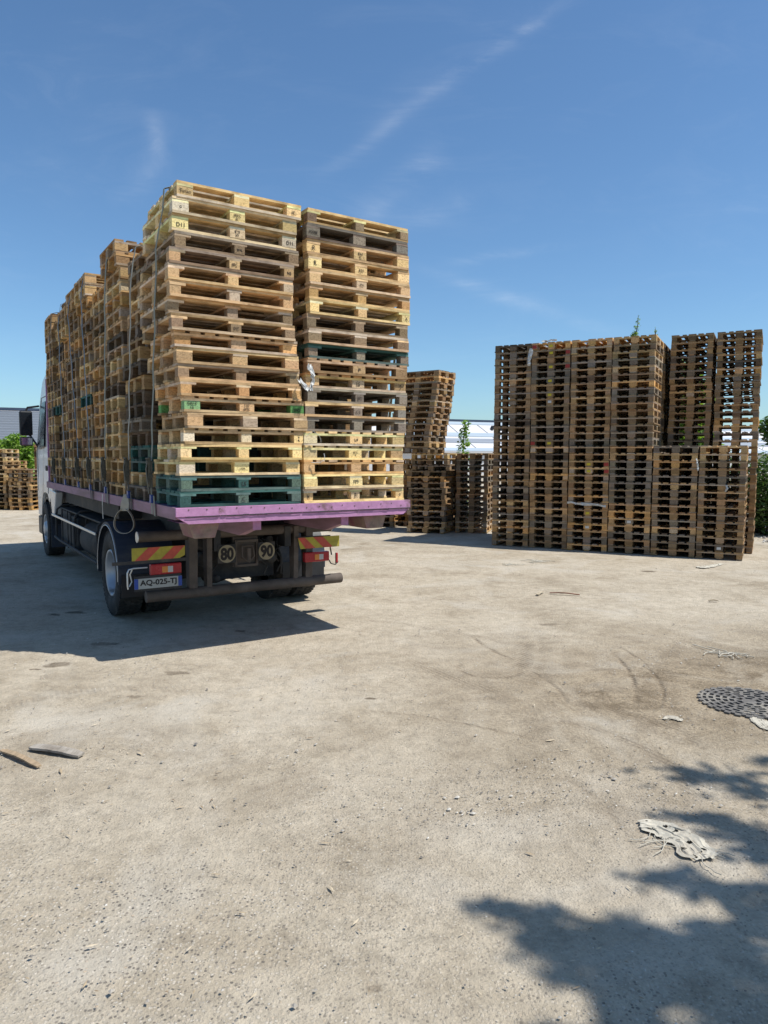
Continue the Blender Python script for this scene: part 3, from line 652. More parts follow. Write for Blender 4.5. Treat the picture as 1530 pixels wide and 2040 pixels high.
for x0, sgn in ((.03, 1), (1.84, -1)):
    o = MB().box(x0, x0+.33, 1.20, 1.27, .655, .775).build('tail_light', M_RED, T, bevel=.012)
    a = x0+.12 if sgn == 1 else x0+.13
    MB().box(a, a+.06, 1.197, 1.2, .68, .745).build('indicator_lens', M_ORA, o); MB().box(a+.06, a+.115, 1.197, 1.2, .68, .745).build('reversing_lens', M_CLR, o)
# number plate
np_ = MB().box(-.145, .355, 1.185, 1.19, .525, .635).build('number_plate', M_PL, T, bevel=.002)
MB().box(-.145, -.105, 1.1825, 1.185, .527, .633).build('blue_band', M_BLUE, np_); MB().box(.315, .355, 1.1825, 1.185, .527, .633).build('blue_band', M_BLUE, np_)
link('registration', text_mesh('AQ-025-TJ', .385, .078, REAR, M_INK, bold=.03), np_, (.105, 1.1835, .58))
MB().box(-.14, .35, 1.19, 1.2, .5, .66).build('plate_backing', M_BLK, T)
mb = MB(); mb.tube([(.0, 1.22, .745), (-.14, 1.22, .745), (-.19, 1.22, .735), (-.205, 1.22, .70), (-.205, 1.22, .56), (-.20, 1.22, .53)], .009, 8); mb.tube([(-.15, 1.24, .73), (-.17, 1.25, .68), (-.15, 1.26, .60), (-.18, 1.25, .55)], .008, 8); mb.build('guard_hoop', M_EDGE, T)
# speed discs
for x, tx in ((.885, '80'), (1.365, '90')):
    mb = MB(); n = 32; mb.prism([(x+.1*cos(2*pi*k/n), .825+.1*sin(2*pi*k/n)) for k in range(n)], 'y', 1.235, 1.24); o = mb.build('speed_disc', M_DISC, T)
    link('numerals', text_mesh(tx, .155, .145, REAR, M_INK, bold=.045), o, (x, 1.233, .825))
mb = MB(); mb.box(.78, .99, 1.242, 1.25, .72, .93); mb.box(1.26, 1.47, 1.242, 1.25, .72, .93); mb.build('disc_holder', M_CHAS, T)
mb = MB()                                                   # towing coupling in the middle
mb.box(.98, 1.28, 1.30, 1.36, .66, 1.0); mb.box(1.0, 1.26, 1.26, 1.30, .66, .69); mb.box(1.0, 1.26, 1.26, 1.30, .94, .97)
mb.box(.99, 1.015, 1.26, 1.30, .66, .97); mb.box(1.245, 1.27, 1.26, 1.30, .66, .97)
mb.tube([(1.07, 1.24, .90), (1.06, 1.22, .78), (1.13, 1.2, .72), (1.20, 1.22, .78), (1.19, 1.24, .90), (1.07, 1.24, .90)], .014, 8)
mb.tube([(1.13, 1.2, .88), (1.13, 1.2, .74)], .024, 12); mb.build('tow_coupling', M_PIPE, T, bevel=.004)
mb = MB()
for (x, y, z, r_, l) in ((.70, 1.55, .93, .085, .18), (.70, 1.55, .74, .08, .16), (1.52, 1.5, .72, .07, .14), (1.50, 1.5, .93, .05, .1), (.55, 1.45, .62, .045, .1), (.83, 1.45, .52, .04, .09)):
    mb.lathe([(-l/2, .001), (-l/2, r_*.8), (-l/2+.02, r_), (l/2-.02, r_), (l/2, r_*.8), (l/2, .001)], (x, y, z), 'y', 20)
mb.build('air_fitting', M_CHAS2, T)
mb = MB(); rr = random.Random(3)
for k in range(9):
    x = .75+rr.random()*.95; z = .95
    pts = [(x, 1.45, z)]
    for q in range(5): x += rr.uniform(-.1, .1); z -= rr.uniform(.03, .10); pts.append((x, 1.42+rr.uniform(-.05, .08), z))
    mb.tube(pts, .010, 6)
mb.tube([(1.56, 1.3, .80), (1.58, 1.28, .7), (1.56, 1.28, .55), (1.60, 1.3, .52)], .008, 6); mb.tube([(2.16, 1.24, .70), (2.19, 1.2, .62), (2.26, 1.22, .60), (2.31, 1.24, .63)], .007, 6)
mb.build('hose', M_CHAS, T)
MB().box(2.28, 2.305, 1.23, 1.26, .61, .74).build('marker_lamp', M_RED, T, bevel=.004)
# wheels
def wheel(xc, y, z, rad, wid, out, front=False, name='wheel'):
    w = empty('wheel', (xc, y, z)); w.parent = T
    mb = MB(); h = wid/2; ri = rad*.545
    mb.lathe([(-h*.72, ri), (-h*.98, ri*1.12), (-h*1.02, rad*.80), (-h*.93, rad*.95), (-h*.78, rad*.985), (h*.78, rad*.985), (h*.93, rad*.95), (h*1.02, rad*.80), (h*.98, ri*1.12), (h*.72, ri)], (0, 0, 0), 'x', 64)
    n = 46
    for k in range(n):                                       # tread lugs
        a = 2*pi*k/n; ca, sa = cos(a), sin(a)
        for (x0, x1, of) in ((-h*.93, -h*.5, 0), (-h*.44, -h*.03, .5), (h*.03, h*.44, 0), (h*.5, h*.93, .5)):
            aa = a+of*2*pi/n; q = []
            for dr in (.97, 1.0):
                for da in (-.042, .042):
                    for x in (x0, x1): q.append((x, rad*dr*cos(aa+da+(x*.15)), rad*dr*sin(aa+da+(x*.15))))
            mb.add(q, [(0, 1, 3, 2), (4, 6, 7, 5), (0, 4, 5, 1), (2, 3, 7, 6), (0, 2, 6, 4), (1, 5, 7, 3)])
    mb.build('tyre', M_TYRE, w)
    s = -1 if out == 'l' else 1
    if front: prof = [(s*h*.75, ri*1.02), (s*h*.92, ri*1.0), (s*h*.86, ri*.93), (s*h*.55, ri*.88), (s*h*.62, ri*.60), (s*h*1.05, ri*.45), (s*h*1.12, ri*.3), (s*h*1.15, .001)]
    else: prof = [(s*h*.75, ri*1.02), (s*h*.95, ri*1.0), (s*h*.9, ri*.92), (s*h*.2, ri*.86), (-s*h*.25, ri*.80), (-s*h*.35, ri*.5), (s*h*.15, ri*.42), (s*h*.3, ri*.3), (s*h*.32, .001)]
    mb = MB(); mb.lathe(prof, (0, 0, 0), 'x', 48)
    for k in range(10):
        a = 2*pi*k/10; xx = (s*h*.62 if front else -s*h*.33); mb.tube([(xx-s*.0, ri*.66*cos(a), ri*.66*sin(a)), (xx+s*.03, ri*.66*cos(a), ri*.66*sin(a))], .016, 6)
    mb.build('rim', M_RIM, w)
    return w
RW = 2.58
for xc, o_ in ((.045, 'l'), (.395, 'l'), (2.005, 'r'), (2.355, 'r')): wheel(xc, RW, .505, .515, .29, o_)
for xc, o_ in ((.15, 'l'), (2.25, 'r')): wheel(xc, 8.75, .505, .515, .31, o_, True)
mb = MB(); mb.tube([(.3, RW, .5), (2.1, RW, .5)], .075, 14); mb.lathe([(-.2, .09), (-.14, .2), (0, .24), (.14, .2), (.2, .09)], (1.2, RW, .5), 'x', 20); mb.build('axle', M_CHAS2, T)
for x0 in (-.12, 1.88):
    mb = MB(); rad = .60
    for (a0, a1) in ((R(-8), R(188)),):
        n = 22; pts = [(RW+rad*cos(a0+(a1-a0)*k/n), .53+rad*sin(a0+(a1-a0)*k/n)) for k in range(n+1)]
        inn = [(RW+(rad-.012)*cos(a0+(a1-a0)*k/n), .53+(rad-.012)*sin(a0+(a1-a0)*k/n)) for k in range(n+1)]
        poly = pts+inn[::-1]
        for k in range(n): mb.prism([pts[k], pts[k+1], inn[k+1], inn[k]], 'x', x0, x0+.64)
        # outer side lip
        for k in range(n):
            f = lambda q, s_: (RW+(q[0]-RW)*s_, .53+(q[1]-.53)*s_)
            mb.prism([pts[k], pts[k+1], f(pts[k+1], .93), f(pts[k], .93)], 'x', (x0-.006 if x0 < 1 else x0+.64), (x0 if x0 < 1 else x0+.646))
    o = mb.build('mudguard', M_MUD, T)
    mb = MB(); xx = x0-.008 if x0 < 1 else x0+.648
    mb.tube([(xx, RW+.558*cos(a), .53+.558*sin(a)) for a in [R(-5)+R(190)*k/30 for k in range(31)]], .006, 6); mb.build('mudguard_trim', M_EDGE, o)
    mb = MB(); mb.box(x0+.02, x0+.62, RW-.615, RW-.60, .30, .56); mb.build('mud_flap', M_BLK, T)
# gear between the axles
mb = MB(); mb.lathe([(-.62, .001), (-.62, .26), (-.58, .29), (.58, .29), (.62, .26), (.62, .001)], (.36, 4.95, .62), 'y', 28); mb.build('air_tank', M_CHAS2, T)
mb = MB(); mb.box(.08, .70, 5.75, 6.45, .40, .93); mb.box(.06, .1, 5.8, 5.86, .38, .95); mb.box(.06, .1, 6.3, 6.36, .38, .95); mb.build('battery_box', M_CHAS, T, bevel=.02)
mb = MB(); mb.box(.10, .74, 6.6, 7.5, .36, .96)
for y in (6.75, 7.3): mb.box(.085, .1, y, y+.05, .34, .98)
mb.build('fuel_tank', M_CHAS2, T, bevel=.05)
mb = MB(); mb.lathe([(-.3, .001), (-.3, .11), (.3, .11), (.3, .001)], (.62, 4.6, .95), 'y', 18); mb.tube([(.4, 4.3, 1.0), (.3, 4.5, .98), (.22, 5.0, .95), (.3, 5.5, .98), (.25, 6.0, .97)], .018, 8)
for k in range(5): mb.tube([(.2+k*.05, 5.65, .95), (.18+k*.05, 5.62, .7), (.2+k*.04, 5.66, .45)], .012, 6)
mb.build('pipework', M_CHAS2, T)
mb = MB(); mb.box(1.75, 2.36, 4.1, 5.6, .38, .93); mb.box(1.75, 2.36, 5.8, 7.5, .40, .93); mb.build('side_locker', M_CHAS2, T, bevel=.03)
for x, s in ((-.02, 1), (2.42, -1)):
    mb = MB(); mb.box(min(x, x+s*.022), max(x, x+s*.022), 3.85, 7.75, .835, .875); mb.build('guard_rail', M_EDGE, T, bevel=.006)
    mb = MB(); mb.tube([(x+s*.03, 3.85, .45), (x+s*.03, 7.0, .45), (x+s*.03, 7.6, .47)], .022, 8)
    for y in (3.95, 5.75, 7.55):
        mb.tube([(x+s*.05, y, .42), (x+s*.05, y, .86), (x+s*.07, y+.02, .96), (x+s*.16, y+.02, 1.03), (x+s*.6, y+.02, 1.04)], .019, 8)
    mb.build('guard_frame', M_CHAS2, T)
# cab
CW0, CW1 = .04, 2.40
def cabprof(inset=0):
    return [(7.98, 1.12), (8.22, 1.12), (8.36, 1.02), (8.48, 1.10), (8.60, 1.17), (8.85, 1.20), (9.15, 1.17), (9.38, 1.02), (9.50, .70), (9.98, .68), (10.05, 1.5), (10.0, 2.0), (9.80, 3.05), (9.55, 3.42), (9.2, 3.52), (8.25, 3.52), (8.02, 3.42), (7.98, 3.2)]
def inset_prof(pr, k):
    cy, cz = 9.0, 2.2
    return [(cy+(y-cy)*(1-k), cz+(z-cz)*(1-k)) for y, z in pr]
P0 = cabprof(); P1 = inset_prof(P0, .03)
mb = MB(); n = len(P0)
xs4 = [(CW0+.0, [(y, z) for y, z in P1]), (CW0+.035, P0), (CW1-.035, P0), (CW1, P1)]
def taper(x, y, z):                      # cab sides lean in above the waist
    if z > 2.0:
        k = (z-2.0)/1.5*.10; return (x+(k if x < 1.2 else -k), y, z)
    return (x, y, z)
vs = []
for x, pr in xs4: vs += [taper(x, y, z) for y, z in pr]
fs = [list(range(n)), [3*n+i for i in range(n)][::-1]]
for q in range(3):
    for i in range(n): fs.append((q*n+i, q*n+(i+1) % n, (q+1)*n+(i+1) % n, (q+1)*n+i))
mb.add(vs, fs); mb.build('cab', M_WHITE, T, bevel=.012)
for s, xw in ((-1, CW0), (1, CW1)):
    e = .004*s
    mb = MB(); pts = [(8.95, 2.1), (9.72, 2.05), (9.80, 2.2), (9.62, 2.85), (9.45, 2.98), (9.0, 2.98)]
    X = lambda z: xw-s*((z-2.0)/1.5*.10 if z > 2 else 0)
    mb.add([(X(z)+e*1.5, y, z) for y, z in pts]+[(X(z)-e*3, y, z) for y, z in pts], [list(range(6)), list(range(11, 5, -1))]+[(i, (i+1) % 6, 6+(i+1) % 6, 6+i) for i in range(6)]); mb.build('side_window', M_GLASS, T)
    mb = MB(); pts = [(8.5, 1.15), (8.5, 3.05), (9.55, 3.1)]
    def seam(p):
        for (y0, za), (y1, zb_) in zip(p, p[1:]):
            mb.tube([(X(za)+e*.3, y0, za), (X(zb_)+e*.3, y1, zb_)], .005, 5)
    seam([(8.50, 1.2), (8.50, 3.08), (9.60, 3.08), (9.86, 2.1), (9.9, 1.2)]); seam([(8.0, 1.98), (8.5, 1.98)]); mb.build('door_seam', M_BLK, T)
    mb = MB(); x_ = xw+.012*s; mb.box(min(x_, xw-.01*s), max(x_, xw-.01*s), 8.58, 8.74, 1.63, 1.73); mb.build('door_handle', M_BLK, T, bevel=.008)
    mb = MB(); mb.prism([(7.62, 1.26), (8.42, 1.30), (8.30, 1.20), (8.12, .84), (7.86, .84)], 'x', min(xw, xw-.13*s), max(xw, xw-.13*s)); mb.build('cab_side_skirt', M_WHITE, T, bevel=.02)
    mb = MB(); mb.box(min(xw, xw-.3*s), max(xw, xw-.3*s), 9.45, 10.02, .32, .68); mb.build('step_panel', M_BLK, T, bevel=.02)
    mb = MB(); a0, a1 = R(15), R(170); n = 14
    for k in range(n):
        A, B_ = a0+(a1-a0)*k/n, a0+(a1-a0)*(k+1)/n
        mb.prism([(8.75+.60*cos(A), .53+.60*sin(A)), (8.75+.60*cos(B_), .53+.60*sin(B_)), (8.75+.56*cos(B_), .53+.56*sin(B_)), (8.75+.56*cos(A), .53+.56*sin(A))], 'x', min(xw-.01*s, xw-.34*s), max(xw-.01*s, xw-.34*s))
    mb.build('wheel_arch', M_BLK, T)
    mb = MB(); mb.box(min(xw+.01*s, xw-.33*s), max(xw+.01*s, xw-.33*s), 8.20, 8.225, .20, .9); mb.build('mud_flap', M_MUD, T)
    # mirrors
    mr_ = empty('mirror', (0, 0, 0)); mr_.parent = T
    xm = xw+.30*s; x0, x1 = sorted((xw+.07*s, xw+.31*s))
    mb = MB(); mb.box(x0, x1, 9.86, 9.98, 2.33, 2.83); mb.build('mirror_housing', M_BLK, mr_, bevel=.03)
    mb = MB(); mb.box(x0+.02, x1-.02, 9.852, 9.86, 2.36, 2.80); mb.build('mirror_glass', M_GLASS, mr_)
    mb = MB(); mb.box(x0, x1, 9.86, 9.98, 2.12, 2.30); mb.build('wide_mirror_housing', M_BLK, mr_, bevel=.025)
    mb = MB(); mb.box(x0+.02, x1-.02, 9.852, 9.86, 2.145, 2.28); mb.build('wide_mirror_glass', M_MIRR, mr_)
    mb = MB(); mb.tube([(xw+.2*s, 9.92, 2.8), (xw+.15*s, 9.93, 2.90), (xw-.05*s, 9.82, 2.93)], .022, 8); mb.tube([(xw+.2*s, 9.92, 2.2), (xw+.12*s, 9.92, 2.34), (xw-.02*s, 9.88, 2.1)], .022, 8); mb.build('mirror_arm', M_BLK, mr_)
mb = MB(); mb.prism([(7.95, 3.42), (8.05, 3.60), (8.9, 3.78), (9.4, 3.6), (9.6, 3.44), (9.2, 3.50), (8.3, 3.50)], 'x', .2, 2.22); mb.build('roof_deflector', M_BLK, T, bevel=.02)
mb = MB(); mb.prism([(9.93, 2.02), (10.02, 2.02), (9.84, 2.98), (9.76, 2.98)], 'x', .12, 2.3); mb.build('windscreen', M_GLASS, T)
mb = MB(); mb.box(.1, 2.32, 10.03, 10.08, .75, 1.75); mb.build('front_grille', M_BLK, T, bevel=.02)
for x in (.1, 1.9):
    mb = MB(); mb.box(x, x+.42, 9.99, 10.06, .78, .98); mb.build('headlight', M_CLR, T, bevel=.02)

# ------------------------------------------------------------------ straps over the load
ST = [(.64, 0, -.40, 2.895, 'grey green strap nearest the tail, beside the rear left stack'), (1.56, 1, -.32, 2.62, 'slim pale strap with a loose loop hanging below the purple bed'), (2.73, 0, -.27, 2.905, 'broad grey green strap, third from the tail of the truck'),
      (3.66, 2, .40, 2.905, 'bluish strap, fourth from the tail of the truck'), (4.69, 2, .60, 2.905, 'bluish strap, fifth from the tail of the truck'), (5.86, 2, .30, 2.905, 'dull blue strap, sixth from the tail of the truck'), (6.9, 3, .15, 2.905, 'dark strap closest to the white cab')]
for k, (b, mi, sl, H, lb) in enumerate(ST):
    s = empty('cargo_strap', TP(-.075 if k < 4 else -.045, b, ZB), TT, lb, 'strap', 'ratchet straps over the pallet load')
    n = 14
    mb = MB(); pts = [(-.012+.006*sin(q*2.1+k)+((.0, .02, .045, .062)[max(0, q-n+3)] if k == 0 else .05 if q == n else .02 if q == n-1 else 0), sl*(q/n), .42+(H-.45)*q/n) for q in range(n+1)]
    pts += [(.11, sl, H-.002), (.6, sl, H+.005), (1.25, sl, 2.905), (1.9, sl, 2.905), (2.55, sl, 2.90), (2.63, sl, 2.85), (2.64, sl*.6, 1.4), (2.64, 0, -.05)]
    wd = .06 if k == 2 else .045
    mb.ribbon(pts, wd, (0, 1, 0)); mb.build('webbing', M_STRAP[mi], s)
    mb = MB(); mb.ribbon([(-.02, 0, .18), (-.018, .0, .05), (-.012, .01, -.10)], .045, (0, 1, 0)); mb.ribbon([(-.012, -.055, .08), (-.006, -.06, -.115), (.02, -.06, -.12)], .04, (0, 1, 0)); mb.build('webbing_tail', M_STRAP[3 if k % 2 else 0], s)
    mb = MB(); mb.box(-.035, -.010, -.026, .026, .16, .42, .003); mb.tube([(-.03, -.042, .27), (-.03, .042, .27)], .022, 12); mb.box(-.055, -.03, -.034, -.028, .2, .45, .002); mb.box(-.055, -.03, .028, .034, .2, .45, .002); mb.tube([(-.05, -.04, .44), (-.05, .04, .44)], .010, 8)
    mb.ribbon([(-.05, .0, .42), (-.062, .01, .34), (-.055, 0, .22), (-.045, -.01, .1)], .04, (0, 1, 0), .006); mb.build('ratchet', M_RATCH, s, bevel=.003)
    mb = MB(); mb.box(-.032, -.006, -.035, .03, .01, .09, .003); mb.build('hook', M_HOOK, s, bevel=.004)
    if k == 1:
        mb = MB(); loop = []
        for q in range(29):
            a = -pi*.92+2*pi*.92*q/28+pi; h_ = .105*sin(a)*(1-.25*cos(a)); loop.append((-.06+.84*h_, -.54*h_+.05, -.24+.135*cos(a)))
        mb.ribbon(loop, .05, (.54, .84, 0), .005); mb.ribbon([(-.02, .03, .05), (-.05, .04, -.05), (-.055, .05, -.13)], .09, (.84, -.54, 0), .012)
        mb.build('loose_loop', M_STRAP[1], s)
    if k == 2:
        mb = MB(); mb.ribbon([(-.05, .02, .0), (-.055, .02, -.12), (-.05, .02, -.30)], .035, (0, 1, 0)); mb.build('loose_end', M_SHUT, s)

# ------------------------------------------------------------------ plastic and cloth scraps
def crumple(name, pts, w, m, label, cat, seed=0, side=(0, 0, 1), group=None, parts=3):
    r = random.Random(seed); mb = MB()
    for q in range(parts):
        pp = []; 
        for i in range(len(pts)-1):
            a, b = Vector(pts[i]), Vector(pts[i+1])
            for k in range(4): pp.append(a.lerp(b, k/4)+Vector((r.uniform(-1, 1), r.uniform(-1, 1), r.uniform(-.6, .8)))*w*.5)
        pp.append(Vector(pts[-1]))
        sd = Vector(side)+Vector((r.uniform(-.5, .5), r.uniform(-.5, .5), r.uniform(-.3, .3)))
        mb.ribbon(pp, w*r.uniform(.5, 1.1), sd, .004)
    o = mb.build(name, m); return tag(o, label, cat, group)
crumple('plastic_wrap', [TP(1.16, -.05, 2.66), TP(1.22, -.09, 2.58), TP(1.27, -.10, 2.56), TP(1.30, -.07, 2.66), TP(1.31, -.06, 2.76), TP(1.27, -.05, 2.80), TP(1.30, -.09, 2.71)], .035, M_SHUT, 'twisted white plastic scrap caught between the two rear stacks', 'plastic', 4, (0, .5, 1))
crumple('plastic_strap', [TP(1.25, -.03, 2.12), TP(1.31, -.06, 2.17), TP(1.38, -.05, 2.13), TP(1.41, -.03, 2.06)], .012, M_SHUT, 'thin curled white band poking from the right rear stack', 'plastic', 5, (0, 1, 0), parts=1)
crumple('plastic_strap', [TP(1.30, -.02, 1.86), TP(1.38, -.06, 1.855), TP(1.44, -.06, 1.89), TP(1.45, -.02, 1.95)], .012, M_SHUT, 'short curved white band low on the right rear stack', 'plastic', 6, (0, 1, 0), parts=1)
def rag_obj(name, spine, w, label, cat, seed, m=None, strands=8):
    """a crumpled cloth lying on the ground: one creased sheet with ragged edges and a few loose threads"""
    r = random.Random(seed); mb = MB(); sp = [Vector(p) for p in spine]; NU, NV = 70, 22; vs = []
    for i in range(NU+1):
        u = i/NU; f = u*(len(sp)-1); k = min(int(f), len(sp)-2); p = sp[k].lerp(sp[k+1], f-k); t = (sp[k+1]-sp[k]).normalized(); nn = Vector((-t.y, t.x, 0))
        wid = w*(.35+.5*abs(mnoise.noise((u*3.1, seed, 0)))*1.6+.25*sin(pi*u))
        for j in range(NV+1):
            q = j/NV*2-1; e = wid*(1+.35*mnoise.noise((u*9, q > 0, seed)))
            h = abs(mnoise.noise((u*2.2+q*.6, q*4.5, seed)))*.55+abs(mnoise.noise((u*7, q*11, seed+3)))*.35
            z = .003+w*.26*h*(1-abs(q)**4*.8)*(.4+.6*sin(pi*min(1, max(0, u)))**.4)
            pos = p+nn*(q*e+w*.10*mnoise.noise((u*6, q*5, seed+7)))+t*(w*.16*mnoise.noise((q*7, u*3, seed+9)))
            vs.append((pos.x, pos.y, z))
    fs = []
    for i in range(NU):
        for j in range(NV):
            if mnoise.noise((i*.21, j*.33, seed+20)) > .42: continue          # torn holes
            a = i*(NV+1)+j; fs.append((a, a+1, a+NV+2, a+NV+1))
    if cat != 'string': mb.add(vs, fs)
    else: strands = 14
    for q in range(strands):
        p = sp[0].lerp(sp[-1], r.random()); a = r.uniform(0, 2*pi); pts = []
        for k in range(7):
            pts.append(p+Vector((0, 0, .004))); a += r.uniform(-.7, .7); p = p+Vector((cos(a), sin(a), 0))*w*(.22 if cat != 'string' else .6)
        mb.tube(pts, .0022 if cat != 'string' else .0045, 5)
    o = mb.build(name, m or M_RAG); return tag(o, label, cat)
def gp(u, v, z=0): x, y = ground(u, v); return (x, y, z)
rag_obj('cloth_rag', [gp(1275, 1645), gp(1310, 1648), gp(1345, 1662), gp(1368, 1675), gp(1392, 1700), gp(1405, 1712)], .135, 'large crumpled cream rag at the edge of the tree shadow', 'rag', 11, strands=16)
rag_obj('cloth_rag', [gp(1487, 1412), gp(1505, 1428), gp(1522, 1448), gp(1540, 1456)], .07, 'twisted white rag lying across the edge of the manhole cover', 'rag', 12, strands=8)
rag_obj('cloth_rag', [gp(1392, 1131), gp(1415, 1128), gp(1438, 1123)], .12, 'pale rag lying in front of the low pallet stacks', 'rag', 13, strands=5)
rag_obj('cloth_rag', [gp(1322, 1433), gp(1335, 1427), gp(1352, 1434), gp(1360, 1436)], .035, 'small white rag left of the manhole cover', 'rag', 14, strands=4)
rag_obj('cloth_rag', [gp(1000, 1124), gp(1015, 1122), gp(1028, 1126)], .05, 'thin pale string heap on the sunny ground', 'string', 15, strands=6)
rag_obj('cloth_rag', [gp(1060, 1118), gp(1075, 1116), gp(1092, 1120)], .09, 'loose pale string tangle before the leftmost block stacks', 'string', 16, strands=8)
rag_obj('cloth_rag', [gp(1415, 1295), gp(1435, 1292), gp(1462, 1302)], .07, 'faded fibre tuft above the manhole cover', 'string', 17, strands=10)
crumple('plastic_strip', [BP(2.50, -.03, .94), BP(2.9, -.03, .965), BP(3.30, -.03, .985)], .05, M_SHUT, 'long pale plastic strip lying across a pallet edge low in the big block', 'plastic', 8, (0, 0, 1), parts=2)
crumple('plastic_scrap', [BP(4.13, -.03, 4.2), BP(4.15, -.04, 4.0), BP(4.17, -.03, 3.85)], .05, M_SHUT, 'white plastic scrap hanging near the top of the leftmost block stack', 'plastic', 9, (1, 0, 0))
crumple('plastic_scrap', [BP(3.9, .1, 4.345), BP(3.7, .15, 4.37), BP(3.65, .1, 4.35)], .07, M_SHUT, 'white plastic scrap on top of a tall block stack', 'plastic', 10, (1, 0, 0))
crumple('plastic_scrap', [BP(.85, -.03, 1.9), BP(.83, -.04, 1.8), BP(.82, -.04, 1.68)], .03, M_SHUT, 'grey plastic ribbon dangling between the two low stacks', 'plastic', 21, (1, 0, 0))
crumple('plastic_scrap', [BP(.33, -.03, 1.42), BP(.30, -.04, 1.36), BP(.33, -.04, 1.29)], .03, M_SHUT, 'small white plastic tuft on the rightmost low stack', 'plastic', 22, (1, 0, 0))
# broken boards on the ground
def board(p0, p1, w, th, tint, label, seed):
    r = random.Random(seed); a, b = Vector(p0), Vector(p1); t = (b-a).normalized(); nn = Vector((-t.y, t.x, 0)); mb = MB(); n = 10; vs = []
    for k in range(n+1):
        u = k/n; p = a.lerp(b, u); ww = w*(.5+r.uniform(-.03, .03))*(1 if k not in (0, n) else .75); sag = .012*sin(u*pi)
        for s_, z in ((-1, 0), (1, 0), (1, th), (-1, th)): vs.append(p+nn*s_*ww+Vector((0, 0, z+sag+r.uniform(-.001, .001)+.002)))
    fs = [(i*4+k, i*4+(k+1) % 4, i*4+4+(k+1) % 4, i*4+4+k) for i in range(n) for k in range(4)]+[(3, 2, 1, 0), (n*4, n*4+1, n*4+2, n*4+3)]
    mb.add(vs, fs); o = mb.build('broken_board', M_W); o.color = (*tint, 1); return tag(o, label, 'board', 'splintered boards on the ground')
board(gp(3, 1496), gp(78, 1529), .04, .010, (.38, .28, .18), 'thin splintered board at the left edge, the lower of two', 1)
board(gp(64, 1490), gp(162, 1507), .075, .014, (.42, .36, .28), 'wide grey splintered board, the upper and longer of two', 2)
board(gp(1095, 1182), gp(1155, 1186), .03, .01, (.30, .12, .07), 'thin reddish stick lying in the middle of the yard', 3)
board(gp(1412, 1198), gp(1430, 1198), .04, .012, (.5, .42, .3), 'small pale wood offcut before the low stacks', 4)
board(gp(1070, 1186), gp(1082, 1180), .04, .012, (.5, .42, .3), 'small pale wood offcut beside the reddish stick', 5)
# manhole cover
mh = empty('manhole_cover', (*ground(1492, 1400), .0), 0, 'round cast iron manhole grate set in the dusty ground', 'manhole')
mb = MB(); mb.lathe([(.003, .001), (.003, .335)], (0, 0, 0), 'z', 40); mb.build('pit_shade_disc', M_PIT, mh)  # flat black disc; the shade below the grate is put into its colour
mb = MB()
def ring(mb, r0, r1, n, gap, z0, z1, ph=0):
    for k in range(n):
        a0 = 2*pi*k/n+ph; a1 = a0+2*pi/n*(1-gap); m_ = max(2, int(48/n))
        for q in range(m_):
            A = a0+(a1-a0)*q/m_; B_ = a0+(a1-a0)*(q+1)/m_
            mb.prism([(r0*cos(A), r0*sin(A)), (r1*cos(A), r1*sin(A)), (r1*cos(B_), r1*sin(B_)), (r0*cos(B_), r0*sin(B_))], 'z', z0, z1)
ring(mb, .335, .350, 1, 0, .0, .011); ring(mb, .350, .372, 30, .45, .0, .010)
for i, (r0, r1) in enumerate(((.292, .310), (.242, .258), (.192, .208), (.142, .158), (.092, .108), (.0, .055))): ring(mb, r0, r1, 1, 0, .003, .012)
for i in range(6):
    n = (26, 22, 18, 14, 10, 6)[i]; r0, r1 = ((.310, .336), (.258, .293), (.208, .243), (.158, .193), (.108, .143), (.055, .093))[i]
    ring(mb, r0, r1, n, .68, .003, .0115, ph=i*.3)
mb.build('grate', M_IRON, mh)
# gravel, chips: nobody could count them
def scatter(name, n, area, size, m, label, seed, flat=.6, long=1.0, dens=None):
    r = random.Random(seed); V = []; F = []
    k = 0
    while k < n:
        x = r.uniform(*area[0]); y = area[1][0]+(area[1][1]-area[1][0])*r.random()**1.7
        if dens and r.random() > dens(x, y): continue
        k += 1; s = size*math.exp(r.gauss(0, .45)); a = r.uniform(0, 2*pi); c, s_ = cos(a), sin(a); b = len(V)
        L = long*r.uniform(.6, 1.3)
        for (px, py, pz) in ((1, 0, 0), (0, 1, 0), (-1, 0, 0), (0, -1, 0), (0, 0, 1), (0, 0, -.6)):
            px *= s*L*r.uniform(.7, 1.2); py *= s*r.uniform(.6, 1.1)/max(1, long*.6); pz *= s*flat*r.uniform(.7, 1.2)
            V.append((x+px*c-py*s_, y+px*s_+py*c, pz+s*.12))
        for f in ((0, 1, 4), (1, 2, 4), (2, 3, 4), (3, 0, 4), (1, 0, 5), (2, 1, 5), (3, 2, 5), (0, 3, 5)): F.append([b+i for i in f])
    me = bpy.data.meshes.new(name); me.from_pydata(V, [], F); me.materials.append(m)
    tag(link(name, me), label, name.replace('_', ' '), kind='stuff')
def rand_mat(name, stops):
    m = bpy.data.materials.new(name); m.use_nodes = True; t = NT(m.node_tree); b = t.n['Principled BSDF']
    t.l.new(t.ramp(t.n.new('ShaderNodeNewGeometry').outputs['Random Per Island'], stops), b.inputs['Base Color']); b.inputs['Roughness'].default_value = .9; b.inputs['Specular IOR Level'].default_value = .2; return m
M_STN = rand_mat('stones', [(0, (.11, .10, .095)), (.25, (.24, .215, .185)), (.6, (.38, .34, .29)), (.9, (.50, .46, .40)), (1, (.62, .58, .52))])
M_CHP = rand_mat('wood_chips', [(0, (.16, .11, .07)), (.4, (.36, .27, .17)), (1, (.60, .50, .36))])
scatter('gravel', 20000, ((-5, 7), (2.1, 13)), .0030, M_STN, 'loose grit and small stones scattered over the yard', 31)
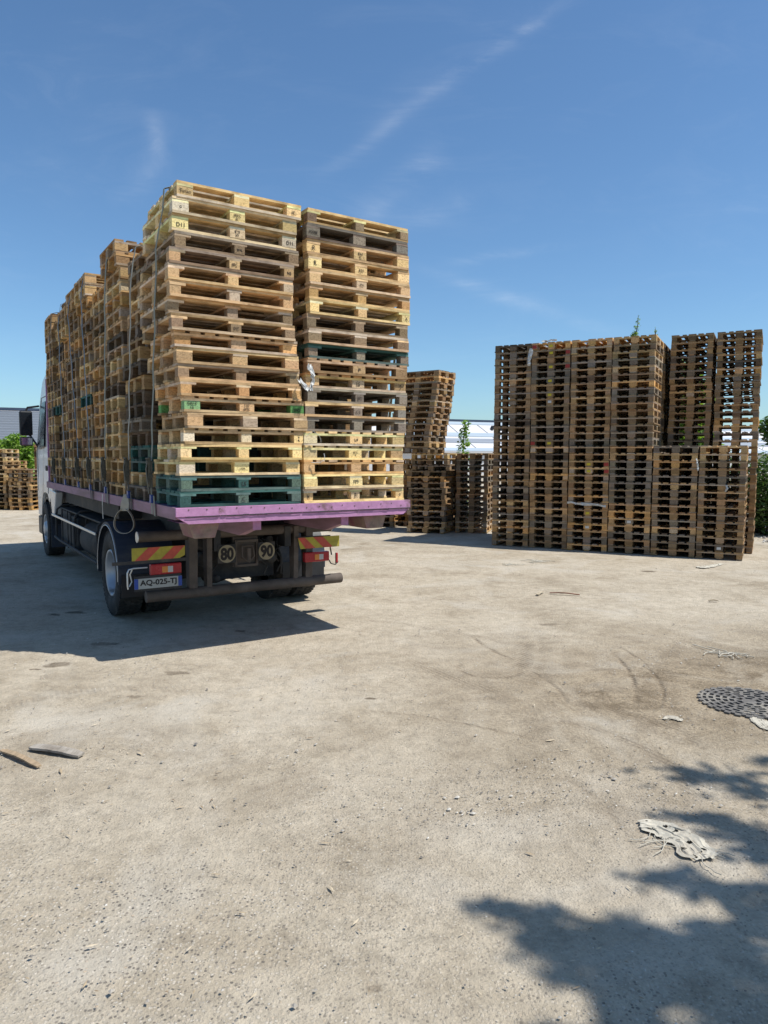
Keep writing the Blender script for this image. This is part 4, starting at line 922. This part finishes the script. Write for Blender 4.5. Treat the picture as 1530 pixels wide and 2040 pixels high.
scatter('stones', 110, ((-5, 7), (2.3, 13)), .008, M_STN, 'larger loose stones lying on the yard', 32)
scatter('grit_patch', 3000, ((-3.6, 4.5), (3.6, 8)), .0040, M_STN, 'coarse crumbs of broken surface lying in patches', 35, .5, 1.2, lambda x, y: max(.02, mnoise.noise((x*1.1, y*1.1, 9))*2-.15))
def dn(x, y): return .12+.88*math.exp(-((x+1.9)**2+(y-4.6)**2)/1.2)+.3*math.exp(-((x-.5)**2+(y-8.2)**2)/1.5)
scatter('wood_chips', 1500, ((-4.5, 6), (2.4, 12)), .0045, M_CHP, 'splinters and wood chips strewn on the ground', 33, .22, 2.6, dn)
scatter('rubble', 260, ((8.6, 11.5), (15.2, 19.0)), .035, rand_mat('rubble_mat', [(0, (.2, .17, .14)), (.5, (.45, .42, .38)), (1, (.65, .63, .6))]), 'pale rubble and litter under the dark hedge', 34)

# ------------------------------------------------------------------ vegetation
def leaves(mb, centre, rad, n, size, r, shell=.35):
    cx, cy, cz = centre
    for _ in range(n):
        while True:
            d = Vector((r.gauss(0, 1), r.gauss(0, 1), r.gauss(0, 1))).normalized(); break
        k = (shell+(1-shell)*r.random()**.6)
        p = Vector((cx+d.x*rad[0]*k, cy+d.y*rad[1]*k, cz+d.z*rad[2]*k))
        leaf(mb, p, size*r.uniform(.6, 1.3), r)
def leaf(mb, p, s, r, up=.5):
    t = Vector((r.gauss(0, 1), r.gauss(0, 1), r.gauss(0, .5))).normalized(); nn = Vector((r.gauss(0, 1), r.gauss(0, 1), abs(r.gauss(0, 1))+up)).normalized()
    b = t.cross(nn).normalized(); t = t*s; b = b*s*.42
    mb.add([p-t, p-t*.2+b, p+t, p-t*.2-b], [(0, 1, 2, 3)])
def bush(name, blobs, n, size, m, label, cat, seed, stems=6, base=None):
    r = random.Random(seed); e = empty(name, (0, 0, 0), 0, label, cat); bx = sum(b[0][0] for b in blobs)/len(blobs); by = sum(b[0][1] for b in blobs)/len(blobs)
    e.location = (bx, by, 0)
    mb = MB(); vol = sum(b[1][0]*b[1][2] for b in blobs)
    for c_, rd in blobs: leaves(mb, (c_[0]-bx, c_[1]-by, c_[2]), rd, int(n*rd[0]*rd[2]/vol), size, r)
    mb.build('crown', m, e)
    mb = MB()
    for c_, rd in blobs:
        for _ in range(stems):
            q = Vector((c_[0]-bx+r.uniform(-.5, .5)*rd[0], c_[1]-by+r.uniform(-.5, .5)*rd[1], c_[2]+rd[2]*r.uniform(.1, .7)))
            b0_ = Vector((c_[0]-bx+r.uniform(-.2, .2)*rd[0], c_[1]-by, -.02)); mb.tube([b0_, b0_.lerp(q, .5)+Vector((r.uniform(-.1, .1), 0, 0)), q], [.03, .02, .006], 5)
    mb.build('stem', M_BARK, e); return e
def blobs_line(x0, y0, x1, y1, n, h, w, r, j=.3):
    out = []
    for k in range(n):
        u = (k+.5)/n; hh = h*r.uniform(.75, 1.15); x = x0+(x1-x0)*u+r.uniform(-j, j); y = y0+(y1-y0)*u+r.uniform(-j, j)
        out.append(((x, y, hh*.32), (w*.9, w*.9, hh*.36))); out.append(((x+r.uniform(-.3, .3), y, hh*.68), (w*r.uniform(.6, .85), w*.8, hh*.32)))
    return out
r8 = random.Random(8)
bush('bush', blobs_line(-19.5, 31, -15.4, 31, 5, 3.2, 1.15, r8), 30000, .13, M_LEAFL, 'bright green bush behind the far left pallet piles', 'bush', 41)
bush('hedge', blobs_line(9.6, 17.9, 16, 20.5, 8, 2.05, 1.05, r8), 30000, .075, M_LEAFD, 'dark ivy hedge at the right edge beyond the block', 'hedge', 42)
bush('shrub', blobs_line(8.5, 18.5, 10.2, 18.2, 3, 2.0, .5, r8), 3000, .05, M_LEAFD, 'low leafy shrub just behind the rightmost stacks', 'shrub', 46)
e = bush('small_tree', [((8.15, 19.6, 1.2), (.7, .6, .9)), ((8.3, 19.5, 2.3), (.8, .6, .8)), ((8.35, 19.5, 3.3), (.7, .5, .75)), ((8.15, 19.6, 4.0), (.5, .4, .6))], 6500, .12, M_LEAFL, 'light green young tree seen through the tall see-through stack', 'tree', 43, 5)
bush('overhanging_tree', [((12.6, 20.5, 2.9), (1.2, .8, .8)), ((11.1, 20.3, 2.75), (.5, .5, .45)), ((13.4, 20.3, 3.6), (1.3, 1, .9))], 6000, .10, M_LEAFD, 'dark leafy branches overhanging at the right edge', 'tree', 44, 4)
def sprig(name, base, h, n, size, m, label, cat, seed, spread=.4, bare=.0):
    r = random.Random(seed); e = empty(name, base, 0, label, cat); mb = MB(); pts = []; x = y = 0
    for k in range(9):
        pts.append((x, y, h*k/8)); x += r.uniform(-.02, .02)*h; y += r.uniform(-.02, .02)*h
    mb.tube(pts, [.012*(1-k/9)*max(1, h)+.002 for k in range(9)], 6); mb.build('stem', M_BARK, e); mb = MB()
    for q in range(n):
        u = bare+(1-bare)*r.random(); i = min(7, int(u*8)); p = Vector(pts[i]).lerp(Vector(pts[i+1]), u*8-i) if i < 8 else Vector(pts[-1])
        a = r.uniform(0, 2*pi); rad = spread*(1-u*.75)*r.random()**.5*min(1, .35+u*2); leaf(mb, p+Vector((cos(a)*rad, sin(a)*rad, r.uniform(-.05, .03))), size*r.uniform(.6, 1.2), r, 1.0)
    mb.build('leaf_cluster', m, e)
sprig('sapling', (2.30, 20.9, 0), 3.0, 520, .085, M_LEAFL, 'slim sapling rising behind the low pallet stack', 'sapling', 51, .42)
bp = BP(2.10, .35, 4.32); sprig('weed', bp, .46, 75, .032, M_LEAFL, 'tall leafy weed growing on top of a block stack', 'weed', 52, .10)
bp = BP(1.98, .3, 4.32); sprig('weed', BP(2.12, .32, 4.32), .12, 70, .04, M_LEAFL, 'dense tuft at the foot of the tall weed', 'weed', 53, .14)
sprig('weed', BP(1.72, .3, 4.32), .17, 22, .03, M_LEAFL, 'short sparse weed on top of a block stack', 'weed', 54, .07)
# the tree to the right whose shade falls into the picture
r9 = random.Random(9); tr = empty('shade_tree', (6.4, 1.4, 0), 0, 'broad leafy tree standing outside the picture, its shade on the ground at lower right', 'tree')
mb = MB(); mb.tube([(0, 0, -.05), (.05, .02, 1.2), (-.05, .0, 2.4), (-.15, .0, 3.6), (-.3, .0, 4.8), (-.5, 0, 6.2)], [.20, .16, .14, .12, .09, .04], 12); mb.build('trunk', M_BARK, tr)
mb = MB(); br = MB()
SH = [(1425, 1548, 95, 14), (1372, 1534, 45, 10), (1510, 1570, 60, 22), (1525, 1512, 30, 10), (1400, 1628, 75, 12), (1470, 1650, 75, 20), (1515, 1690, 40, 30), (1350, 1742, 90, 17), (1420, 1765, 90, 26), (1500, 1750, 60, 40), (985, 1803, 60, 12), (1060, 1820, 60, 16), (1085, 1870, 60, 30),
      (1180, 1880, 90, 40), (1270, 1850, 60, 28), (1300, 1920, 130, 60), (1450, 1890, 90, 60), (1500, 1830, 60, 40), (1420, 1985, 140, 60), (1240, 1985, 60, 50), (1260, 2060, 60, 50), (1150, 1940, 50, 25), (1510, 2060, 80, 60), (1100, 2060, 45, 22), (1390, 1840, 20, 14), (1350, 1890, 40, 30)]
GAPS = [(1347, 1812, 50, 40), (1432, 1813, 42, 22), (1475, 1735, 62, 24), (1170, 1937, 26, 13), (1365, 2018, 42, 20), (1160, 2010, 42, 44), (1385, 1752, 20, 9), (1290, 1830, 30, 14), (1440, 1905, 22, 12), (1250, 1965, 20, 10), (1500, 1960, 18, 10), (1300, 1725, 46, 10), (1440, 1600, 60, 14)]
cot = 1/math.tan(EL)
for (u, v, ru, rv) in SH:
    hh = r9.uniform(5.8, 8.0); den = int(.040*ru*rv+14)
    gx, gy = ground(u, v); cpos = Vector((gx+hh*cot*sin(AZ)-6.4, gy+hh*cot*cos(AZ)-1.4, hh))
    br.tube([(-.1, 0, 3.0+r9.random()*1.5), cpos*.5+Vector((0, 0, 2.3)), cpos], [.05, .03, .008], 6)
    for q in range(int(den*1.2)):
        a = r9.uniform(0, 2*pi); k = abs(r9.gauss(0, .72))
        uu, vv = u+ru*k*cos(a), v+rv*k*sin(a)
        if any(((uu-g_[0])/g_[2])**2+((vv-g_[1])/g_[3])**2 < 1 for g_ in GAPS): continue
        x, y = ground(uu, vv); z = hh+r9.gauss(0, .35)
        leaf(mb, Vector((x+z*cot*sin(AZ)-6.4, y+z*cot*cos(AZ)-1.4, z)), .062*r9.uniform(.6, 1.3), r9, 1.2)
for q in range(34):
    c_ = Vector((r9.uniform(-1.6, 3.2), r9.uniform(-3.6, 1.9), r9.uniform(4.4, 7.0)))
    gx, gy = c_.x+6.4-c_.z*cot*sin(AZ), c_.y+1.4-c_.z*cot*cos(AZ)
    if gy > 2.0 and gx < 3.4 and gx/max(gy, .1) < .75: continue
    br.tube([(-.1, 0, 3.2), c_*.5+Vector((0, 0, 2.2)), c_], [.05, .03, .008], 6); leaves(mb, c_, (.7, .7, .5), 420, .07, r9, .1)
mb.build('crown', M_LEAF, tr); br.build('branch', M_BARK, tr)

# ------------------------------------------------------------------ far things
M_WG = mat('cladding_grey', (.30, .32, .35), .5, metal=.2, var=.15, scale=.6, bump=0, stretch=(.15, 1, 6))
M_WW = mat('cladding_white', (.60, .585, .58), .6, var=.10, scale=.5, bump=0, stretch=(.15, 1, 6))
M_WB = mat('cladding_bluegrey', (.36, .42, .47), .6, var=.15, scale=.5, bump=0, stretch=(.15, 1, 6))
M_ROOF = mat('roof_trim', (.05, .07, .11), .6, var=.2, scale=1, bump=0)
wh = empty('warehouse', (-34, 61, 0), math.atan2(34, 84), 'long pale warehouse with banded cladding and dark roof edge beyond the yard', 'warehouse')
L = 160
E0, E1, RY = 2.6, 6.4, 9.0                                     # eave and ridge of the low metal roof
def slope(x0, x1, s0, s1, up, m, name):                     # a sheet of roofing between two heights of the slope
    mb = MB(); z = lambda s: E0+(E1-E0)*s; y = lambda s: RY*s
    mb.prism([(y(s0), z(s0)), (y(s1), z(s1)), (y(s1)-.3*up, z(s1)+up), (y(s0)-.3*up, z(s0)+up)], 'x', x0, x1); return mb.build(name, m, wh)
mb = MB(); mb.box(-30, L, .4, 2*RY-.4, -.1, E0-.05); mb.build('wall', M_WW, wh)
mb = MB(); mb.prism([(0, E0), (RY, E1), (2*RY, E0), (2*RY, E0-.15), (0, E0-.15)], 'x', -30, L); mb.build('roof', M_WW, wh)
mb = MB(); mb.box(-30.2, L+.1, RY-.35, RY+.35, E1-.08, E1+.16); mb.build('ridge_cap', M_ROOF, wh)
for s0, s1, m in ((.86, .955, M_WB), (.45, .57, M_WB), (.25, .38, M_WG), (.0, .09, M_WB)): slope(28, L-1, s0, s1, .05, m, 'roof_band')
mb = MB()
for k in range(14):
    s0 = .03+k*.066; a = (RY*s0, E0+(E1-E0)*s0); mb.prism([(a[0], a[1]), (a[0]+.30, a[1]+.127), (a[0]+.05, a[1]+.24), (a[0]-.04, a[1]+.22)], 'x', -29.5, 27)
mb.build('corrugated_roofing', M_WG, wh)
mb = MB()
for k in range(34): mb.prism([(0, E0+.055), (RY, E1+.055), (RY, E1-.02), (0, E0-.02)], 'x', 28+k*4, 28.05+k*4)
mb.build('panel_joint', M_WG, wh)
mb = MB()
for x in (53.0, 54.3): mb.prism([(x, 5.2), (x+.25, 5.2), (x+.5, 5.75), (x+.25, 5.75)], 'y', 6.0, 6.5)
mb.build('roof_vent', M_BLK, wh)
mb = MB()
for x in (8, 38, 74, 104): mb.tube([(x, -.05, E0-.1), (x, .3, 1.8), (x, .33, .1)], .07, 8)
mb.build('downpipe', M_ROOF, wh)
# wooden crate frame in the far left piles
cr = empty('crate_frame', (-13.2, 28.6, 0), .2, 'open timber crate frame with a diagonal brace behind the far left piles', 'crate')
mb = MB()
for x in (-.6, .5):
    for y in (-.4, .4): mb.box(x, x+.09, y, y+.09, 0, 2.35)
for z in (1.2, 2.26):
    mb.box(-.6, .59, -.43, -.40, z, z+.1); mb.box(-.6, .59, .49, .52, z, z+.1)
o = mb.build('frame', M_W, cr); o.color = (.34, .19, .09, 1)
mb = MB(); mb.prism([(-.55, 2.2), (-.45, 2.25), (.55, 1.35), (.45, 1.3)], 'y', -.46, -.435); o = mb.build('brace', M_W, cr); o.color = (.42, .27, .14, 1)
print('objects', len(bpy.data.objects), 'pallets', sum(o.name.startswith('pallet') for o in bpy.data.objects))
